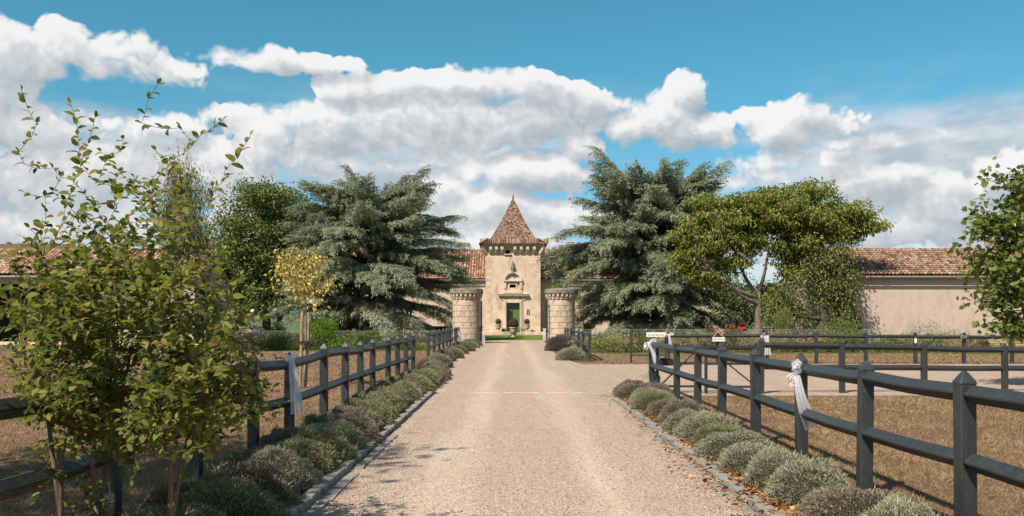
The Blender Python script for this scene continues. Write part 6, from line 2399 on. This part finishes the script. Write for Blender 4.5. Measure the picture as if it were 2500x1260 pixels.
# ivy on the corner of the outbuilding
n = 3400
P = np.stack([rng.uniform(21.7, 23.5, n), 60.9 - rng.random(n) * .22, rng.uniform(.2, 4.5, n)], 1)
P = P[(P[:, 0] < 22.6 + .8 * np.sin(P[:, 2] * 1.3) + rng.random(n) * .5)]
k = len(P)
iv = empty('wall_ivy', (22.3, 60.9, 0), 0, 'dark ivy covering the corner of the roughcast wall', 'ivy')
D = np.stack([rng.normal(0, .6, k), rng.normal(-.5, .3, k), rng.normal(-.6, .4, k)], 1)
mesh_obj('foliage', leaf_mesh('foliage', P, D, norm(rng.normal(size=(k, 3)) * .4 + np.array([0, -1, .3])), .17, .15, SH['dark'], 'fold'), iv)
mb = MB()
for q in range(5):
    x_ = 21.8 + q * .25
    mb.tube(curve([(x_, 60.95, 0), (x_ + .1, 60.95, 2), (x_ - .05 + q * .08, 60.95, 4.2)], 6), .02, 5)
mb.build('stem', M_BARK, iv)
shrub('bright vine spilling over the wing roof beside the pillar', 1376, 90.0, 74, 684, 'bright', 1500, .22, .18, 'vine', 'vine')

# clipped box hedges
def hedge(label, px0, px1, d, z1, dep=.8, mat='mid', n=2200, name='box_hedge'):
    x0, x1 = xat(px0, d), xat(px1, d)
    z0 = gz(x0, d)
    t = empty(name, ((x0 + x1) / 2, d, z0), 0, label, 'hedge', 'clipped box hedges')
    mb = MB()
    mb.box(((x0 + x1) / 2, d + dep / 2, z0 + (z1 - z0) / 2), (x1 - x0 - .08, dep - .08, z1 - z0 - .06))
    mb.build('woody_core', M_CORE, t)
    f_ = rng.random(n)
    P = np.stack([rng.uniform(x0, x1, n), np.where(f_ < .5, d, d + rng.random(n) * dep), np.where(f_ < .5, z0 + rng.random(n) * (z1 - z0), z1)], 1)
    D = norm(rng.normal(size=(n, 3)) + np.array([0, -.3, .5]))
    mesh_obj('foliage', leaf_mesh('foliage', P, D, rand_unit(n), .10, .06, SH[mat], 'fold'), t)


hedge('clipped hedge strip behind the weedy pillar', 1040, 1178, 80.0, 1.15, n=3200)
hedge('small square clipped hedge beside the lavender pillar', 1425, 1444, 70.0, 1.4, .7, 'lime', 700)
hedge('long clipped hedge under the bent-top cedar', 1560, 1705, 82.0, 1.25, n=3200)
hedge('clipped hedge under the catalpa', 1850, 1960, 66.0, 1.05, n=2600)

# ------------------------------------------------------------------ urns, boulder, lanterns, chair
M_URN = stone_material('urn_stone', (0.50, 0.41, 0.31), (0.36, 0.29, 0.22), (0.60, 0.52, 0.42), 4.0, .4)


def box_ball(parent, c, r, mat, n):
    u = rand_unit(n)
    P = np.array(c) + u * r * rng.uniform(.88, 1.0, (n, 1))
    D = norm(u * .6 + rng.normal(size=(n, 3)) * .7)
    mesh_obj('clipped_ball', leaf_mesh('clipped_ball', P, D, norm(u + rng.normal(size=(n, 3)) * .3), r * .16, r * .09, mat, 'fold'), parent)
    mb = MB()
    mb.lathe([(r * .9 * math.sin(math.pi * i / 10), c[2] - r * .9 * math.cos(math.pi * i / 10)) for i in range(11)], 16, (c[0], c[1], 0))
    mb.build('woody_core', M_CORE, parent, smooth=True)


def urn(label, x, y, z, h, r, ball_r, mat, n):
    t = empty('stone_urn', (x, y, z), 0, label, 'urn')
    mb = MB()
    mb.lathe([(0, z), (r * .55, z), (r * .55, z + h * .10), (r * .28, z + h * .18), (r * .26, z + h * .28), (r * .62, z + h * .40), (r * .82, z + h * .60), (r * .80, z + h * .82), (r * .92, z + h * .9), (r, z + h * .93), (r, z + h), (r * .85, z + h), (r * .8, z + h * .95), (0, z + h * .95)], 24, (x, y, 0))
    mb.build('vase', M_URN, t, smooth=True)
    box_ball(t, (x, y, z + h + ball_r * .75), ball_r, mat, n)
    return t


uy = 86.5
x_ = xat(1253.5, uy)
big = urn('large stone urn with dark clipped ball, alone on the lawn', x_, uy, gz(0, uy), .95, .40, .49, SH['plum'], 1500)
me_ = leaf_mesh('trailing_leaves', np.stack([x_ + rng.normal(0, .42, 420), uy + rng.normal(.1, .3, 420), gz(0, uy) + rng.uniform(.05, .95, 420)], 1), rng.normal(size=(420, 3)), rand_unit(420), .13, .07, SH['mid'], 'fold')
tag(mesh_obj('trailing_leaves', me_, big), kind='stuff')
urn('small stone urn with clipped ball on the hinge side of the dark glass', tx(1217), TY - 1.0, .55, .82, .37, .32, SH['dark'], 800)
urn('small stone urn with clipped ball below the slit window', tx(1286), TY - 1.0, .55, .82, .37, .32, SH['dark'], 800)

bo = MB()
rr = random.Random(8)
nphi, nth = 7, 11
vs = []
cx_, cy_ = xat(1578, 20.6), 20.6
for i in range(nphi + 1):
    ph = math.pi * i / nphi
    for j in range(nth):
        th = 2 * math.pi * j / nth
        k = rr.uniform(.82, 1.1)
        vs.append((cx_ + .30 * k * math.sin(ph) * math.cos(th) + .14 * math.cos(ph), cy_ + .26 * k * math.sin(ph) * math.sin(th), .16 + .34 * k * math.cos(ph)))
fs = [(i * nth + j, i * nth + (j + 1) % nth, (i + 1) * nth + (j + 1) % nth, (i + 1) * nth + j) for i in range(nphi) for j in range(nth)]
bo.add(vs, fs)
tag(bo.build('boulder', stone_material('field_stone', (0.25, 0.215, 0.17), (0.15, 0.13, 0.10), (0.36, 0.32, 0.26), 5, .8)), 'rough grey boulder against the lane gate corner post', 'boulder')

M_PAPER = plain_material('white_paper', (0.72, 0.68, 0.60), .7, .2, .05)
for px, py, lab in ((617, 760, 'white paper lantern hung by the second dark trunk'), (673, 759, 'white paper lantern hung above the black planter')):
    p = at(px, py, 78.0)
    t = empty('paper_lantern', p, 0, lab, 'lantern', 'white lanterns under the trees')
    mb = MB()
    r = .17
    mb.lathe([(max(.0, r * math.sin(math.pi * i / 14) * (1 + .03 * (i % 2))), p.z - r * math.cos(math.pi * i / 14)) for i in range(15)], 18, (p.x, p.y, 0))
    mb.build('globe', M_PAPER, t, smooth=True)
    mb = MB()
    mb.tube([(p.x, p.y, p.z + r), (p.x, p.y, p.z + 1.6)], .012, 5)
    mb.build('cord', M_IRON, t)
p = at(675, 797, 80.0)
t = empty('black_planter', (p.x, 80, 0), 0, 'tapered black planter under the broadleaved trees', 'planter')
mb = MB()
mb.lathe([(.0, 0.02), (.30, .02), (.42, .95), (.46, .95), (.46, 1.05), (.40, 1.05), (.38, .95), (0, .93)], 20, (p.x, 80, 0))
mb.build('pot', M_IRON, t, smooth=True)
me_ = leaf_mesh('foliage', np.stack([p.x + rng.normal(0, .2, 200), 80 + rng.normal(0, .2, 200), rng.uniform(1.0, 1.5, 200)], 1), rng.normal(size=(200, 3)) + np.array([0, 0, 1]), rand_unit(200), .2, .08, SH['dark'], 'fold')
mesh_obj('foliage', me_, t)
t = empty('topiary_ball', (xat(632, 80), 80, 0), 0, 'round clipped topiary between the dark trunks', 'topiary')
box_ball(t, (xat(632, 80), 80, .62), .55, SH['dark'], 1100)
pp = MB()
pp.box((xat(620, 84), 84, .55), (6.0, .35, 1.0))
pp.box((xat(620, 84), 84, 1.09), (6.1, .5, .08))
tag(pp.build('stone_parapet', M_TRIM), 'low pale stone parapet behind the dark trunks', 'parapet')

# slatted wooden armchair in front of the shed
M_TEAK = bark('orange_teak', (0.30, 0.13, 0.05), (0.48, 0.24, 0.10))
cxh, cyh = xat(62, 63.6), 63.6
ch = empty('garden_chair', (cxh, cyh, .18), 0, 'orange wooden slatted armchair in front of the dark shed', 'chair')
zb = .18
for (dx, dy, h) in ((-.28, -.25, .62), (.28, -.25, .62), (-.28, .27, .95), (.28, .27, .95)):
    mb = MB()
    mb.box((cxh + dx, cyh + dy, zb + h / 2), (.06, .06, h))
    mb.build('leg', M_TEAK, ch)
for k in range(5):
    mb = MB()
    mb.box((cxh, cyh - .22 + k * .115, zb + .40), (.56, .09, .03))
    mb.build('seat_slat', M_TEAK, ch)
for k in range(5):
    mb = MB()
    mb.box((cxh - .22 + k * .11, cyh + .30, zb + .70), (.07, .025, .5))
    mb.build('back_slat', M_TEAK, ch)
for dx in (-.28, .28):
    mb = MB()
    mb.box((cxh + dx, cyh, zb + .63), (.08, .6, .03))
    mb.build('armrest', M_TEAK, ch)
mb = MB()
mb.box((cxh, cyh + .30, zb + .96), (.62, .05, .06))
mb.build('top_rail', M_TEAK, ch)
